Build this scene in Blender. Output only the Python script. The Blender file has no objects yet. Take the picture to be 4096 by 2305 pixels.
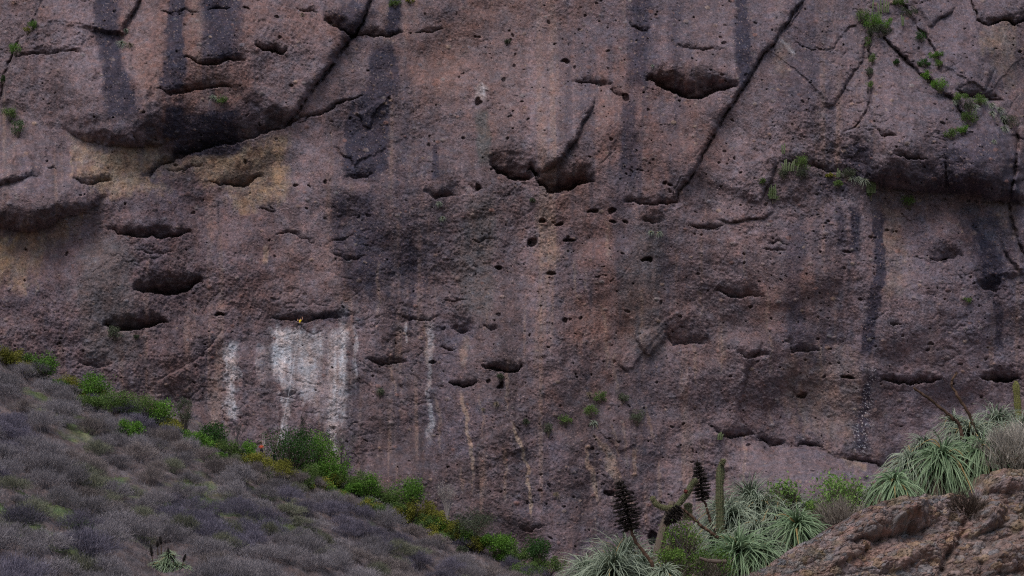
import bpy, bmesh, math, random
import numpy as np
from mathutils import Vector, Matrix

# ---------------------------------------------------------------- camera, sky, sun
SC = bpy.context.scene
R = math.radians
PITCH = R(13.0)
FOC = 5627.0                      # focal length in pixels of the 4096 px wide photograph
CX, CY = 2048.0, 1152.5
cam_d = bpy.data.cameras.new('camera')
cam = bpy.data.objects.new('camera', cam_d)
SC.collection.objects.link(cam)
SC.camera = cam
cam.location = (0, 0, 0)
cam.rotation_euler = (R(90) + PITCH, 0, 0)
cam_d.sensor_width = 36.0
cam_d.lens = 36.0 * FOC / 4096.0
cam_d.clip_start = 0.1
cam_d.clip_end = 5000

SUN_EL, SUN_AZ = R(60), R(205)    # soft, from above and behind the camera, a little from the left
world = bpy.data.worlds.new('World')
SC.world = world
world.use_nodes = True
wn = world.node_tree
sky = wn.nodes.new('ShaderNodeTexSky')
sky.sky_type = 'NISHITA'
sky.sun_disc = False
sky.sun_elevation = SUN_EL
sky.sun_rotation = SUN_AZ
sky.air_density = 1.0
sky.dust_density = 4.0
sky.ozone_density = 1.0
wn.links.new(sky.outputs[0], wn.nodes['Background'].inputs[0])
wn.nodes['Background'].inputs[1].default_value = 0.085
sun_d = bpy.data.lights.new('sun', 'SUN')
sun_d.energy = 1.15
sun_d.angle = R(34)
sun_d.color = (1.0, 0.96, 0.94)
sun = bpy.data.objects.new('sun', sun_d)
SC.collection.objects.link(sun)
sd = Vector((math.sin(SUN_AZ) * math.cos(SUN_EL), math.cos(SUN_AZ) * math.cos(SUN_EL), math.sin(SUN_EL)))
sun.rotation_euler = sd.to_track_quat('Z', 'Y').to_euler()
SC.cycles.use_denoising = False      # keep the fine grain of the rock and twigs
SC.cycles.pixel_filter_type = 'BLACKMAN_HARRIS'
SC.cycles.filter_width = 1.15
SC.cycles.max_bounces = 4
SC.view_settings.view_transform = 'Standard'
SC.view_settings.look = 'None'
SC.view_settings.exposure = 0.57
SC.view_settings.gamma = 1.0
SC.view_settings.use_curve_mapping = False

COL = SC.collection
RNG = np.random.default_rng(7)
rnd = random.Random(11)
cP, sP = math.cos(PITCH), math.sin(PITCH)

def raydir(px, py):
    dx = (px - CX) / FOC
    dz = (CY - py) / FOC
    return dx, cP - dz * sP, sP + dz * cP

def at(px, py, Y):
    """world point seen at a pixel of the photograph, Y metres away"""
    a, b, c = raydir(px, py)
    return Vector((a / b * Y, Y, c / b * Y))

def project(x, y, z):
    f = y * cP + z * sP
    u = -y * sP + z * cP
    return CX + FOC * x / f, CY - FOC * u / f

# ---------------------------------------------------------------- procedural noise (tileable, numpy)
NT = 1024
def make_tile(seed, beta, ax=1.0, ay=1.0, cut=260.0, lo=4):
    r = np.random.default_rng(seed)
    f = np.fft.rfft2(r.standard_normal((NT, NT)))
    ky = np.fft.fftfreq(NT)[:, None] * NT * ay
    kx = np.fft.rfftfreq(NT)[None, :] * NT * ax
    k = np.sqrt(kx * kx + ky * ky) + 1e-6
    f *= np.where(k < lo, 0, k ** (-beta)) * np.exp(-(k / cut) ** 2)
    n = np.fft.irfft2(f, s=(NT, NT))
    return (n / n.std()).astype(np.float32)

TF = make_tile(1, 1.45)           # smooth fractal
TS = make_tile(9, 1.7, cut=70.0)  # smooth swells
TR = make_tile(2, 0.9, cut=420.0)            # rough fractal
TW = make_tile(21, 1.1, cut=160.0, lo=22)  # for ragged edges
TB = make_tile(22, 0.95, 0.75, 1.0, cut=380.0, lo=18)  # rubble
TH = make_tile(3, 1.2, 1.0, 3.5)   # stretched sideways (bedding)
TV = make_tile(4, 1.0, 1.0, 14.0) # stretched downwards (water streaks)

def samp(tile, u, v):
    u = np.asarray(u, dtype=np.float32); v = np.asarray(v, dtype=np.float32)
    iu = np.floor(u); iv = np.floor(v)
    fu = u - iu; fv = v - iv
    iu = iu.astype(np.int32) % NT; iv = iv.astype(np.int32) % NT
    iu1 = (iu + 1) % NT; iv1 = (iv + 1) % NT
    return ((tile[iv, iu] * (1 - fu) + tile[iv, iu1] * fu) * (1 - fv)
            + (tile[iv1, iu] * (1 - fu) + tile[iv1, iu1] * fu) * fv)

def sstep(a, b, x):
    t = np.clip((x - a) / (b - a), 0, 1)
    return t * t * (3 - 2 * t)

def grid_mesh(name, P, C, mat):
    """P (H,W,3) positions and C (H,W,3) colours -> one mesh object"""
    H, W = P.shape[:2]
    me = bpy.data.meshes.new(name)
    me.vertices.add(H * W)
    me.vertices.foreach_set('co', P.reshape(-1).astype(np.float32))
    idx = np.arange(H * W, dtype=np.int32).reshape(H, W)
    q = np.stack([idx[:-1, :-1], idx[1:, :-1], idx[1:, 1:], idx[:-1, 1:]], -1).reshape(-1)
    nf = (H - 1) * (W - 1)
    me.loops.add(nf * 4)
    me.loops.foreach_set('vertex_index', q)
    me.polygons.add(nf)
    me.polygons.foreach_set('loop_start', np.arange(nf, dtype=np.int32) * 4)
    me.polygons.foreach_set('use_smooth', np.ones(nf, dtype=bool))
    me.update(calc_edges=True)
    ca = me.color_attributes.new('Col', 'FLOAT_COLOR', 'POINT')
    C4 = np.ones((H * W, 4), dtype=np.float32)
    C4[:, :3] = C.reshape(-1, 3)
    ca.data.foreach_set('color', C4.reshape(-1))
    me.materials.append(mat)
    o = bpy.data.objects.new(name, me)
    COL.objects.link(o)
    return o

# ---------------------------------------------------------------- relief features, drawn over a surface's own coordinates
class Relief:
    def __init__(s, X, Y, k=1.0, wob=1.0):
        s.k = k                    # metres of relief per unit
        s.X0, s.Y0 = X, Y
        s.X = X + wob * (3.6 * samp(TW, X / 3.4 + 11, Y / 3.4 + 31) + 8 * samp(TS, X / 4 + 5, Y / 4 + 9))
        s.Y = Y + wob * (3.4 * samp(TW, X / 3.4 + 211, Y / 3.4 + 131) + 6 * samp(TS, X / 4 + 77, Y / 4 + 19))
        s.XC = X + 2.5 * samp(TW, X / 3 + 61, Y / 3 + 31) + 3 * samp(TS, X / 3 + 5, Y / 3 + 9)
        s.YC = Y + 2.5 * samp(TW, X / 3 + 261, Y / 3 + 131)
        s.D = np.zeros_like(X)
        s.fix = np.zeros_like(X)
    def sel(s, x0, x1, y0, y1):
        return np.nonzero((s.X > x0) & (s.X < x1) & (s.Y > y0) & (s.Y < y1))
    def lip(s, pts, b, A, Hb=0, R_=0.0, e=None, p=0.6):
        """rock bulging out above a bottom edge: pts = edge, b = height of its underside, A = metres, Hb = height it fades over
        (Hb = 0: a hollow cut into the face instead)"""
        xs = [q[0] for q in pts]; ys = [q[1] for q in pts]
        x0, x1 = xs[0], xs[-1]
        x0 -= 0.06 * (x1 - x0); x1 += 0.06 * (xs[-1] - xs[0])
        e = e or min(0.5 * (x1 - x0), 40 + 0.28 * (x1 - x0))
        up = max(Hb, 1)
        ex = up * 0.22 if Hb else 0
        i = s.sel(x0 - ex, x1 + ex, min(ys) - b * 1.5 - up * 1.05, max(ys) + 80)
        X, Y = s.X[i], s.Y[i]
        t = np.interp(X, xs, ys) - Y
        grow = ex * np.clip(t / up, 0, 1)
        u = np.clip(np.minimum(X - x0 + grow, x1 + grow - X) / (e + grow), 0, 1)
        w = np.sin(u * np.pi / 2) ** (0.8 if not Hb else 1.15)
        bb = b * (0.25 + 0.75 * w) * (1 + 0.13 * np.clip(samp(TW, X / 5 + 3, Y / 9 + 17), -2, 2))
        if Hb:
            g = np.sin(np.pi / 2 * np.clip(t / bb, 0, 1)) ** p
            q = np.clip((t - bb) / Hb, 0, 1)
            d = A * w * g * np.where(t > 0, (1 - q) ** 2 * (1 + 2 * q), 0)
        else:
            g = np.clip(1 - t / (bb + 1), 0, 1)
            g = g ** 2.7
            d = -A * (w ** 0.7) * np.where(t > 0, g, 0)
        if R_:
            d -= R_ * w * np.where(t <= 0, np.exp(np.minimum(t, 0) / 30.0), 0)
        s.D[i] += d * s.k
    def hole(s, x, y, rx, ry, A=None):
        A = A or min(3.0, (rx + ry) * 0.055)
        i = s.sel(x - rx * 1.3, x + rx * 1.3, y - ry * 1.5, y + ry * 1.3)
        u = (s.X[i] - x) / rx; v = (s.Y[i] - y) / ry
        r2 = u * u + v * v
        g = sstep(0, 0.55, 1 - r2) * np.clip(0.75 + 0.45 * v, 0.1, 1.2)
        s.D[i] -= A * g * s.k
    def seg(s, i, pts, fine=False):
        X, Y = (s.XC[i], s.YC[i]) if fine else (s.X[i], s.Y[i])
        best = np.full(X.shape, 1e9, np.float32); side = np.zeros_like(best); tt = np.zeros_like(best)
        n = len(pts) - 1
        for k in range(n):
            (ax, ay), (bx, by) = pts[k][:2], pts[k + 1][:2]
            dx, dy = bx - ax, by - ay
            L2 = dx * dx + dy * dy
            t = np.clip(((X - ax) * dx + (Y - ay) * dy) / L2, 0, 1)
            ex = X - ax - t * dx; ey = Y - ay - t * dy
            d = np.sqrt(ex * ex + ey * ey)
            m = d < best
            best = np.where(m, d, best)
            side = np.where(m, np.sign(dx * (Y - ay) - dy * (X - ax)), side)
            tt = np.where(m, (k + t), tt)
        return best, side, tt / n
    def crack(s, pts, w, depth, step=0.0, reach=160.0):
        """step > 0: the rock right of the line's direction (seen in the picture) stands proud"""
        m = max(w * 3, reach * 2.2 if step else 0)
        xs = [q[0] for q in pts]; ys = [q[1] for q in pts]
        i = s.sel(min(xs) - m, max(xs) + m, min(ys) - m, max(ys) + m)
        d, side, t = s.seg(i, pts, True)
        taper = np.clip(np.minimum(t, 1 - t) * 8, 0, 1)
        g = -(0.5 if depth > 1.7 else 0.36) * depth * np.exp(-(d / (w * 0.62)) ** 2) * (0.3 + 0.7 * taper) * np.clip(0.8 + 0.5 * samp(TW, s.X[i] / 4, s.Y[i] / 4 + 90), 0.1, 1.3)
        if step:
            g += abs(step) * np.where(side * step > 0, np.exp(-d / reach) * (1 - np.exp(-(d / (w * 1.2)) ** 1.0)), 0) * taper
        s.D[i] += g * s.k
    # colour masks
    def streak(s, pts, strength=1.0, edge=0.45):
        """pts = (x, y, half width) downwards"""
        M = np.zeros_like(s.X)
        xs = np.array([q[0] for q in pts], float); ys = np.array([q[1] for q in pts], float); ws = np.array([q[2] for q in pts], float)
        wm = ws.max()
        i = s.sel(xs.min() - wm * 2, xs.max() + wm * 2, ys[0], ys[-1])
        X, Y = s.X[i], s.Y[i]
        c = np.interp(Y, ys, xs); w = np.interp(Y, ys, ws)
        d = np.abs(X - c) / w
        v = 1 - sstep(1 - edge, 1 + edge, d + 0.14 * samp(TV, X / 3, Y / 3) + 0.10 * samp(TR, X / 6, Y / 6))
        L = max(20.0, (ys[-1] - ys[0]) * 0.12)
        v *= np.clip((Y - ys[0]) / L, 0, 1) * np.clip((ys[-1] - Y) / L, 0, 1)
        M[i] = v * strength
        return M
    def poly(s, pts, soft=25.0, strength=1.0, rag=1.0):
        M = np.zeros_like(s.X)
        xs = [q[0] for q in pts]; ys = [q[1] for q in pts]
        i = s.sel(min(xs) - soft, max(xs) + soft, min(ys) - soft, max(ys) + soft)
        X, Y = s.X[i], s.Y[i]
        inside = np.zeros(X.shape, bool)
        n = len(pts)
        for k in range(n):
            (ax, ay), (bx, by) = pts[k], pts[(k + 1) % n]
            c = ((ay > Y) != (by > Y)) & (X < (bx - ax) * (Y - ay) / ((by - ay) + 1e-9) + ax)
            inside ^= c
        d, _, _ = s.seg(i, list(pts) + [pts[0]])
        sd = np.where(inside, d, -d) + rag * soft * 0.5 * samp(TV, X / 3 + 50, Y / 3) + rag * soft * 0.35 * samp(TR, X / 5 + 9, Y / 5)
        M[i] = sstep(-soft, soft, sd) * strength
        return M

# ---------------------------------------------------------------- materials
def new_mat(name):
    m = bpy.data.materials.new(name)
    m.use_nodes = True
    nt = m.node_tree
    b = nt.nodes['Principled BSDF']
    b.inputs['Roughness'].default_value = 0.9
    b.inputs['Specular IOR Level'].default_value = 0.25
    return m, nt, b

def N(nt, kind, **kw):
    n = nt.nodes.new(kind)
    for k, v in kw.items():
        setattr(n, k, v)
    return n

def rock_material(name, scale, peb, bump, contrast=1.0):
    """conglomerate: surface colour from the mesh times grain and pebbles"""
    m, nt, b = new_mat(name)
    L = nt.links
    at_ = N(nt, 'ShaderNodeAttribute', attribute_name='Col')
    tc = N(nt, 'ShaderNodeTexCoord')
    n1 = N(nt, 'ShaderNodeTexNoise'); n1.inputs['Scale'].default_value = scale; n1.inputs['Detail'].default_value = 8; n1.inputs['Roughness'].default_value = 0.72
    L.new(tc.outputs['Object'], n1.inputs['Vector'])
    r1 = N(nt, 'ShaderNodeMapRange'); r1.inputs[1].default_value = 0.3; r1.inputs[2].default_value = 0.7
    r1.inputs[3].default_value = 1 - 0.55 * contrast; r1.inputs[4].default_value = 1 + 0.5 * contrast
    L.new(n1.outputs['Fac'], r1.inputs[0])
    mp = N(nt, 'ShaderNodeMapping'); mp.inputs['Scale'].default_value = (0.7, 1.0, 1.3)
    L.new(tc.outputs['Object'], mp.inputs[0])
    v = N(nt, 'ShaderNodeTexVoronoi'); v.inputs['Scale'].default_value = peb
    L.new(mp.outputs[0], v.inputs['Vector'])
    sep = N(nt, 'ShaderNodeSeparateColor'); L.new(v.outputs['Color'], sep.inputs[0])
    rp = N(nt, 'ShaderNodeMapRange'); rp.inputs[1].default_value = 0.78; rp.inputs[2].default_value = 1.0; rp.inputs[3].default_value = 0; rp.inputs[4].default_value = 1
    L.new(sep.outputs[0], rp.inputs[0])
    rd = N(nt, 'ShaderNodeMapRange'); rd.inputs[1].default_value = 0.25; rd.inputs[2].default_value = 0.42; rd.inputs[3].default_value = 1; rd.inputs[4].default_value = 0
    L.new(v.outputs['Distance'], rd.inputs[0])
    mu = N(nt, 'ShaderNodeMath', operation='MULTIPLY'); L.new(rp.outputs[0], mu.inputs[0]); L.new(rd.outputs[0], mu.inputs[1])
    ad = N(nt, 'ShaderNodeMath', operation='MULTIPLY_ADD'); ad.inputs[1].default_value = 0.75 * contrast; 
    L.new(mu.outputs[0], ad.inputs[0]); L.new(r1.outputs[0], ad.inputs[2])
    # hue of the pebbles and of the matrix wanders between reddish and bluish grey
    n2 = N(nt, 'ShaderNodeTexNoise'); n2.inputs['Scale'].default_value = scale * 0.33; n2.inputs['Detail'].default_value = 6; n2.inputs['Roughness'].default_value = 0.65
    L.new(tc.outputs['Object'], n2.inputs['Vector'])
    cr = N(nt, 'ShaderNodeValToRGB')
    cr.color_ramp.elements[0].position = 0.34; cr.color_ramp.elements[0].color = (1.10, 0.93, 0.88, 1)
    cr.color_ramp.elements[1].position = 0.66; cr.color_ramp.elements[1].color = (0.92, 1.0, 1.10, 1)
    L.new(n2.outputs['Fac'], cr.inputs[0])
    m1 = N(nt, 'ShaderNodeMix', data_type='RGBA', blend_type='MULTIPLY'); m1.inputs[0].default_value = 1
    L.new(at_.outputs['Color'], m1.inputs[6]); L.new(cr.outputs[0], m1.inputs[7])
    m2 = N(nt, 'ShaderNodeVectorMath', operation='SCALE')
    L.new(m1.outputs[2], m2.inputs[0]); L.new(ad.outputs[0], m2.inputs['Scale'])
    L.new(m2.outputs[0], b.inputs['Base Color'])
    bp = N(nt, 'ShaderNodeBump'); bp.inputs['Strength'].default_value = 0.9; bp.inputs['Distance'].default_value = bump
    ba = N(nt, 'ShaderNodeMath', operation='ADD'); L.new(n1.outputs['Fac'], ba.inputs[0]); L.new(mu.outputs[0], ba.inputs[1])
    L.new(ba.outputs[0], bp.inputs['Height']); L.new(bp.outputs[0], b.inputs['Normal'])
    b.inputs['Roughness'].default_value = 0.95
    return m

def tag(o, label=None, cat=None, group=None, kind=None):
    if label: o['label'] = label
    if cat: o['category'] = cat
    if group: o['group'] = group
    if kind: o['kind'] = kind
    return o
STEP = 3.0
# ---------------------------------------------------------------- the conglomerate cliff
def axis(a, b, lo, hi, fine, coarse):
    return np.concatenate([np.arange(a, lo, coarse), np.arange(lo, hi, fine), np.arange(hi, b, coarse)]).astype(np.float32)

CLY, LEAN = 230.0, 0.16
def cliff_t(px, py):
    a, b, c = raydir(px, py)
    return CLY / (b - LEAN * c)

gx = axis(-1300, 5400, -60, 4160, STEP, 16)
gy = axis(-900, 3150, -60, 2400, STEP, 16)
GX, GY = np.meshgrid(gx, gy)
rl = Relief(GX, GY)
X, Y = GX, GY
# broad swells, bedding and rubble
rl.D += 2.2 * samp(TS, X / 12 + 400, Y / 12 + 100) + 0.30 * samp(TS, X / 3 + 40, Y / 2.6 + 10)
rl.D += 0.10 * samp(TH, X / 5 + 100, Y / 5 + 40)
rl.D += 0.055 * np.clip(samp(TB, X / 2.3 + 700, Y / 2.0 + 440), -2.5, 2.5) * (1 + 0.4 * np.clip(samp(TS, X / 5 + 7, Y / 5 + 4), -1.5, 2))
for x_, y_, a1, b1, A1 in [(690,300,520,300,5.0),(3690,480,300,330,6.0),(3950,640,150,200,3.0),(2190,560,270,220,3.0),(200,800,260,130,2.5),(3240,430,230,330,2.0),(3700,1150,330,280,3.0),(2750,260,300,200,2.0),(1180,80,260,160,2.5),(3500,1650,420,130,-3.0),(1500,900,160,400,1.0),(3880,180,200,200,2.5)]:
    r2_ = ((X - x_) / a1) ** 2 + ((Y - y_) / b1) ** 2
    rl.D += A1 * np.clip(1 - r2_ * 0.6, 0, 1) ** 2
WN = RNG.standard_normal(GX.shape).astype(np.float32)
rl.D += 0.042 * WN
rid = np.abs(samp(TF, X / 5.5 + 500, Y / 4.2 + 640))
rl.D -= 0.30 * np.exp(-rid * 8) * sstep(0.3, 1.2, samp(TF, X / 11 + 90, Y / 11 + 700))

LIPS = [  # (edge, underside height, metres, fade above, recess below)
 ([(262,520),(300,555),(370,572),(450,580),(520,586),(590,577),(645,560),(700,545)], 90, 3.4, 230, 0.3),
 ([(600,700),(640,662),(690,642),(740,622),(800,602),(860,588),(950,566),(1024,542),(1100,522),(1160,505),(1200,470)], 78, 2.9, 170, 0.3),
 ([(80,224),(160,216),(230,219),(265,221),(330,207)], 26, 1.4, 120, 0.3),
 ([(750,230),(790,255),(830,263),(870,260),(900,250),(975,246)], 30, 2.2, 0, 0),
 ([(645,350),(690,367),(750,363),(820,361),(905,350)], 34, 2.0, 140, 0.4),
 ([(655,55),(670,68),(705,72)], 18, 1.2, 0, 0), ([(700,62),(750,52),(810,50)], 14, 1.0, 60, 0),
 ([(850,38),(880,42),(935,30)], 26, 1.4, 0, 0),
 ([(176,678),(195,684),(222,676)], 12, 1.0, 0, 0),
 ([(-200,760),(0,742),(60,722),(110,706),(140,700)], 40, 1.9, 185, 0.3),
 ([(-300,900),(0,916),(60,926),(110,933),(150,916),(220,900),(300,882),(340,866),(385,826),(410,795)], 78, 2.7, 190, 0.2),
 ([(285,722),(320,743),(380,744),(415,736),(440,726)], 56, 2.4, 0, 0),
 ([(835,722),(858,737),(900,747),(960,747),(1000,739),(1040,718)], 30, 2.0, 0, 0),
 ([(670,672),(740,676),(800,662)], 14, 0.9, 60, 0),
 ([(1298,80),(1320,105),(1360,123),(1390,152),(1412,150),(1428,130)], 62, 4.0, 0, 0),
 ([(1410,142),(1480,142),(1540,141),(1600,130)], 28, 2.4, 170, 0.4),
 ([(1018,180),(1040,204),(1080,214),(1130,211),(1148,192)], 42, 3.2, 60, 0),
 ([(1185,40),(1220,48),(1255,46)], 20, 1.2, 0, 0), ([(1665,134),(1700,141),(1765,122)], 20, 1.3, 50, 0),
 ([(1200,492),(1260,468),(1340,441),(1440,388)], 18, 1.6, 110, 0.3),
 ([(1392,722),(1440,727),(1480,717),(1510,700)], 44, 1.8, 150, 0.3),
 ([(1960,655),(1985,692),(2010,711),(2048,725),(2100,723),(2140,706)], 88, 5.5, 0, 0),
 ([(2122,690),(2150,737),(2180,761),(2220,770),(2280,758),(2380,738)], 85, 5.5, 0, 0),
 ([(1722,765),(1745,786),(1790,783),(1850,772)], 80, 2.4, 40, 0),
 ([(1870,735),(1890,760),(1920,755)], 38, 1.4, 0, 0),
 ([(2612,320),(2640,346),(2680,363),(2720,379),(2760,385),(2800,383),(2840,373),(2880,361),(2930,338)], 95, 6.5, 60, 0.5),
 ([(2282,340),(2310,351),(2350,341),(2390,352),(2445,350)], 34, 2.0, 60, 0.2),
 ([(2440,378),(2470,391),(2500,384)], 24, 1.6, 0, 0),
 ([(2525,112),(2555,127),(2600,113)], 26, 2.0, 0, 0), ([(2498,100),(2520,112),(2545,110)], 18, 1.0, 0, 0),
 ([(2715,170),(2740,186),(2810,191),(2880,190)], 36, 1.7, 50, 0.2),
 ([(3860,-40),(3872,20),(3900,92),(3940,113),(4000,111),(4060,126),(4100,100),(4180,60)], 45, 3.2, 160, 0.6),
 ([(3835,368),(3880,386),(3940,396),(4005,396)], 42, 3.0, 120, 0.3),
 ([(3470,735),(3500,744),(3600,753),(3700,760),(3785,762)], 62, 3.6, 300, 0.2),
 ([(3780,755),(3840,764),(3900,771),(3935,790),(4000,806),(4050,800)], 78, 4.4, 300, 0.3),
 ([(3505,526),(3540,549),(3600,540)], 22, 1.4, 0, 0), ([(3580,614),(3640,634),(3700,629)], 30, 1.8, 0, 0),
 ([(3130,655),(3190,664),(3260,690),(3330,697),(3390,702),(3440,716)], 45, 1.6, 100, 0.5),
 ([(2498,812),(2560,813),(2620,819),(2680,821),(2715,808)], 34, 1.9, 130, 0.3),
 ([(2770,900),(2830,917),(2880,903)], 22, 1.4, 0, 0),
 ([(2560,880),(2600,900),(2650,885)], 60, 1.6, 0, 0),
 ([(2870,1158),(2910,1186),(2960,1194),(3040,1188)], 42, 2.0, 60, 0.2),
 ([(2668,1345),(2690,1380),(2740,1380),(2830,1378)], 82, 2.4, 0, 0),
 ([(2945,1415),(2990,1432),(3070,1420)], 42, 1.3, 60, 0),
 ([(3140,1370),(3170,1406),(3200,1411),(3270,1404)], 50, 1.8, 60, 0),
 ([(455,938),(500,959),(560,958),(640,956),(700,946),(775,922)], 52, 3.0, 90, 0.2),
 ([(560,1165),(600,1181),(650,1184),(700,1181),(760,1160),(805,1115)], 80, 5.0, 0, 0),
 ([(422,1298),(460,1326),(500,1331),(560,1324),(620,1311),(668,1290)], 68, 5.0, 0, 0),
 ([(300,1440),(370,1462),(440,1450)], 60, 1.3, 0, 0),
 ([(1470,1445),(1530,1463),(1575,1463),(1630,1453)], 26, 1.7, 60, 0.2),
 ([(1804,1310),(1835,1327),(1880,1315)], 56, 2.6, 0, 0), ([(1922,1305),(1945,1324),(1972,1312)], 26, 1.3, 0, 0),
 ([(1940,1470),(1980,1491),(2030,1498),(2075,1493),(2092,1470)], 36, 3.6, 50, 0.2),
 ([(1806,1540),(1850,1556),(1890,1553),(1908,1535)], 24, 2.6, 0, 0),
 ([(1765,1388),(1800,1407),(1830,1398)], 20, 1.3, 40, 0),
 ([(3905,1150),(3930,1168),(3960,1172),(3990,1173),(4012,1140)], 115, 3.4, 0, 0),
 ([(3712,1030),(3740,1046),(3790,1052),(3850,1040)], 85, 2.4, 0, 0),
 ([(3535,1525),(3600,1537),(3680,1532),(3745,1518)], 40, 2.6, 80, 0.3),
 ([(3925,1508),(3970,1527),(4020,1524),(4075,1505)], 48, 3.8, 0, 0),
 ([(2845,1705),(2880,1753),(2910,1757),(2945,1751),(3010,1740)], 42, 2.2, 0, 0),
 ([(3030,1755),(3075,1787),(3140,1778)], 30, 1.6, 0, 0),
 
 ([(1880,960),(1910,975),(1960,960)], 16, 0.8, 50, 0),
 ([(560,1000),(640,1015),(700,1000)], 14, 0.7, 60, 0),
 ([(1340,1010),(1400,1040),(1460,1025)], 26, 1.0, 90, 0.2),
 ([(1330,960),(1400,955),(1440,930)], 20, 0.8, 80, 0),
 ([(1080,950),(1150,948),(1230,965),(1260,972)], 14, 0.9, 70, 0.2),
 ([(1024,845),(1060,858),(1090,852)], 12, 1.0, 30, 0),
 ([(1620,1262),(1650,1276),(1710,1268),(1760,1262)], 20, 1.0, 70, 0.2),
 ([(1100,1275),(1180,1290),(1300,1282),(1400,1275)], 34, 1.7, 60, 0.2),
 ([(1770,1195),(1810,1200),(1850,1205)], 12, 0.8, 50, 0),
 ([(1110,1590),(1150,1597),(1185,1580)], 30, 0.9, 60, 0),
 ([(3560,1290),(3580,1297),(3610,1290)], 14, 1.1, 0, 0),
 ([(3060,985),(3110,980),(3150,985)], 22, 0.9, 50, 0),
 ([(3050,1015),(3090,1012),(3140,1010)], 12, 0.9, 40, 0),
 ([(2080,2110),(2130,2125),(2180,2100)], 22, 0.9, 60, 0),
 ([(3380,1850),(3430,1856),(3560,1862)], 18, 1.2, 60, 0),
 ([(3190,1788),(3230,1790),(3290,1800)], 24, 1.2, 50, 0),
]
for L_ in LIPS:
    if L_[3] > 180:
        rl.lip(L_[0], L_[1] * 1.25, L_[2] * 1.7, L_[3] * 1.5, L_[4] * 0.5, p=0.75)
    else:
        rl.lip(L_[0], L_[1] * 1.75, L_[2] * 1.2, 0, 0)

for h in [(1112,143,8,7),(1103,66,8,7),(2255,250,20,13),(2305,120,6,6),(2428,207,7,6),(2397,92,6,6),(2207,170,6,6),(2583,146,5,5),(1862,288,6,6),
          (1895,144,8,6),(1910,144,8,6),(1850,555,8,7),(1920,388,12,22),(2022,555,9,6),(2165,872,18,15),(2240,883,20,11),(2370,845,20,10),(2440,850,18,12),
          (2440,888,18,8),(2490,893,11,8),(2120,962,26,16),(2285,951,24,9),(1990,1070,15,13),(2210,1092,17,13),(2262,1282,13,11),(2575,1038,30,10),
          (2430,1975,20,14),(2608,2158,22,28),(1792,1868,8,6),(2438,1123,5,5),(776,838,9,8),(420,95,5,5),(998,24,14,7),(115,1133,6,6),(175,1316,5,4),
          (3787,1052,20,13),(3725,1040,12,9),(2510,392,24,20),(2900,100,6,5),(2970,285,5,5),(2380,472,5,5),(1310,880,6,5),(1310,740,12,7),(1180,755,14,6),
          (1640,130,5,5),(1905,745,14,14),(2260,180,5,5),(2368,644,6,6),(2545,680,5,5),(2590,680,5,5),(2610,690,5,5),(2490,720,5,5),(2680,738,14,9),(2700,745,12,7),
          (2910,600,6,5),(2915,655,6,5),(3150,560,5,5),(3155,390,5,5),(3225,335,7,6),(3285,480,6,5),(3290,1008,8,6),(3310,900,8,5),(3320,893,8,6),(3400,1005,14,6),
          (3286,1176,6,5),(3310,1282,5,5),(4075,1380,6,5),(3905,1460,6,6),(3385,1505,24,10),(3505,1042,6,5),(3920,1590,8,6),(3220,1590,20,12),(2415,1455,5,5),
          (880,1255,24,12),(935,1320,6,5),(1775,1485,4,4),(1735,1452,18,6),(2015,1545,10,18),(1955,1525,10,10),(1700,605,6,5),(2075,405,7,6),(2050,520,6,6)]:
    rl.hole(*h)
for k in range(2200):
    x = RNG.uniform(-100, 4200); y = RNG.uniform(-100, 2300)
    if k % 3 and not (x > 1900): continue
    r_ = 2.2 + 5 * RNG.random() ** 4
    rl.hole(x, y, r_ * 1.25, r_, 0.45 + r_ * 0.05)

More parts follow.
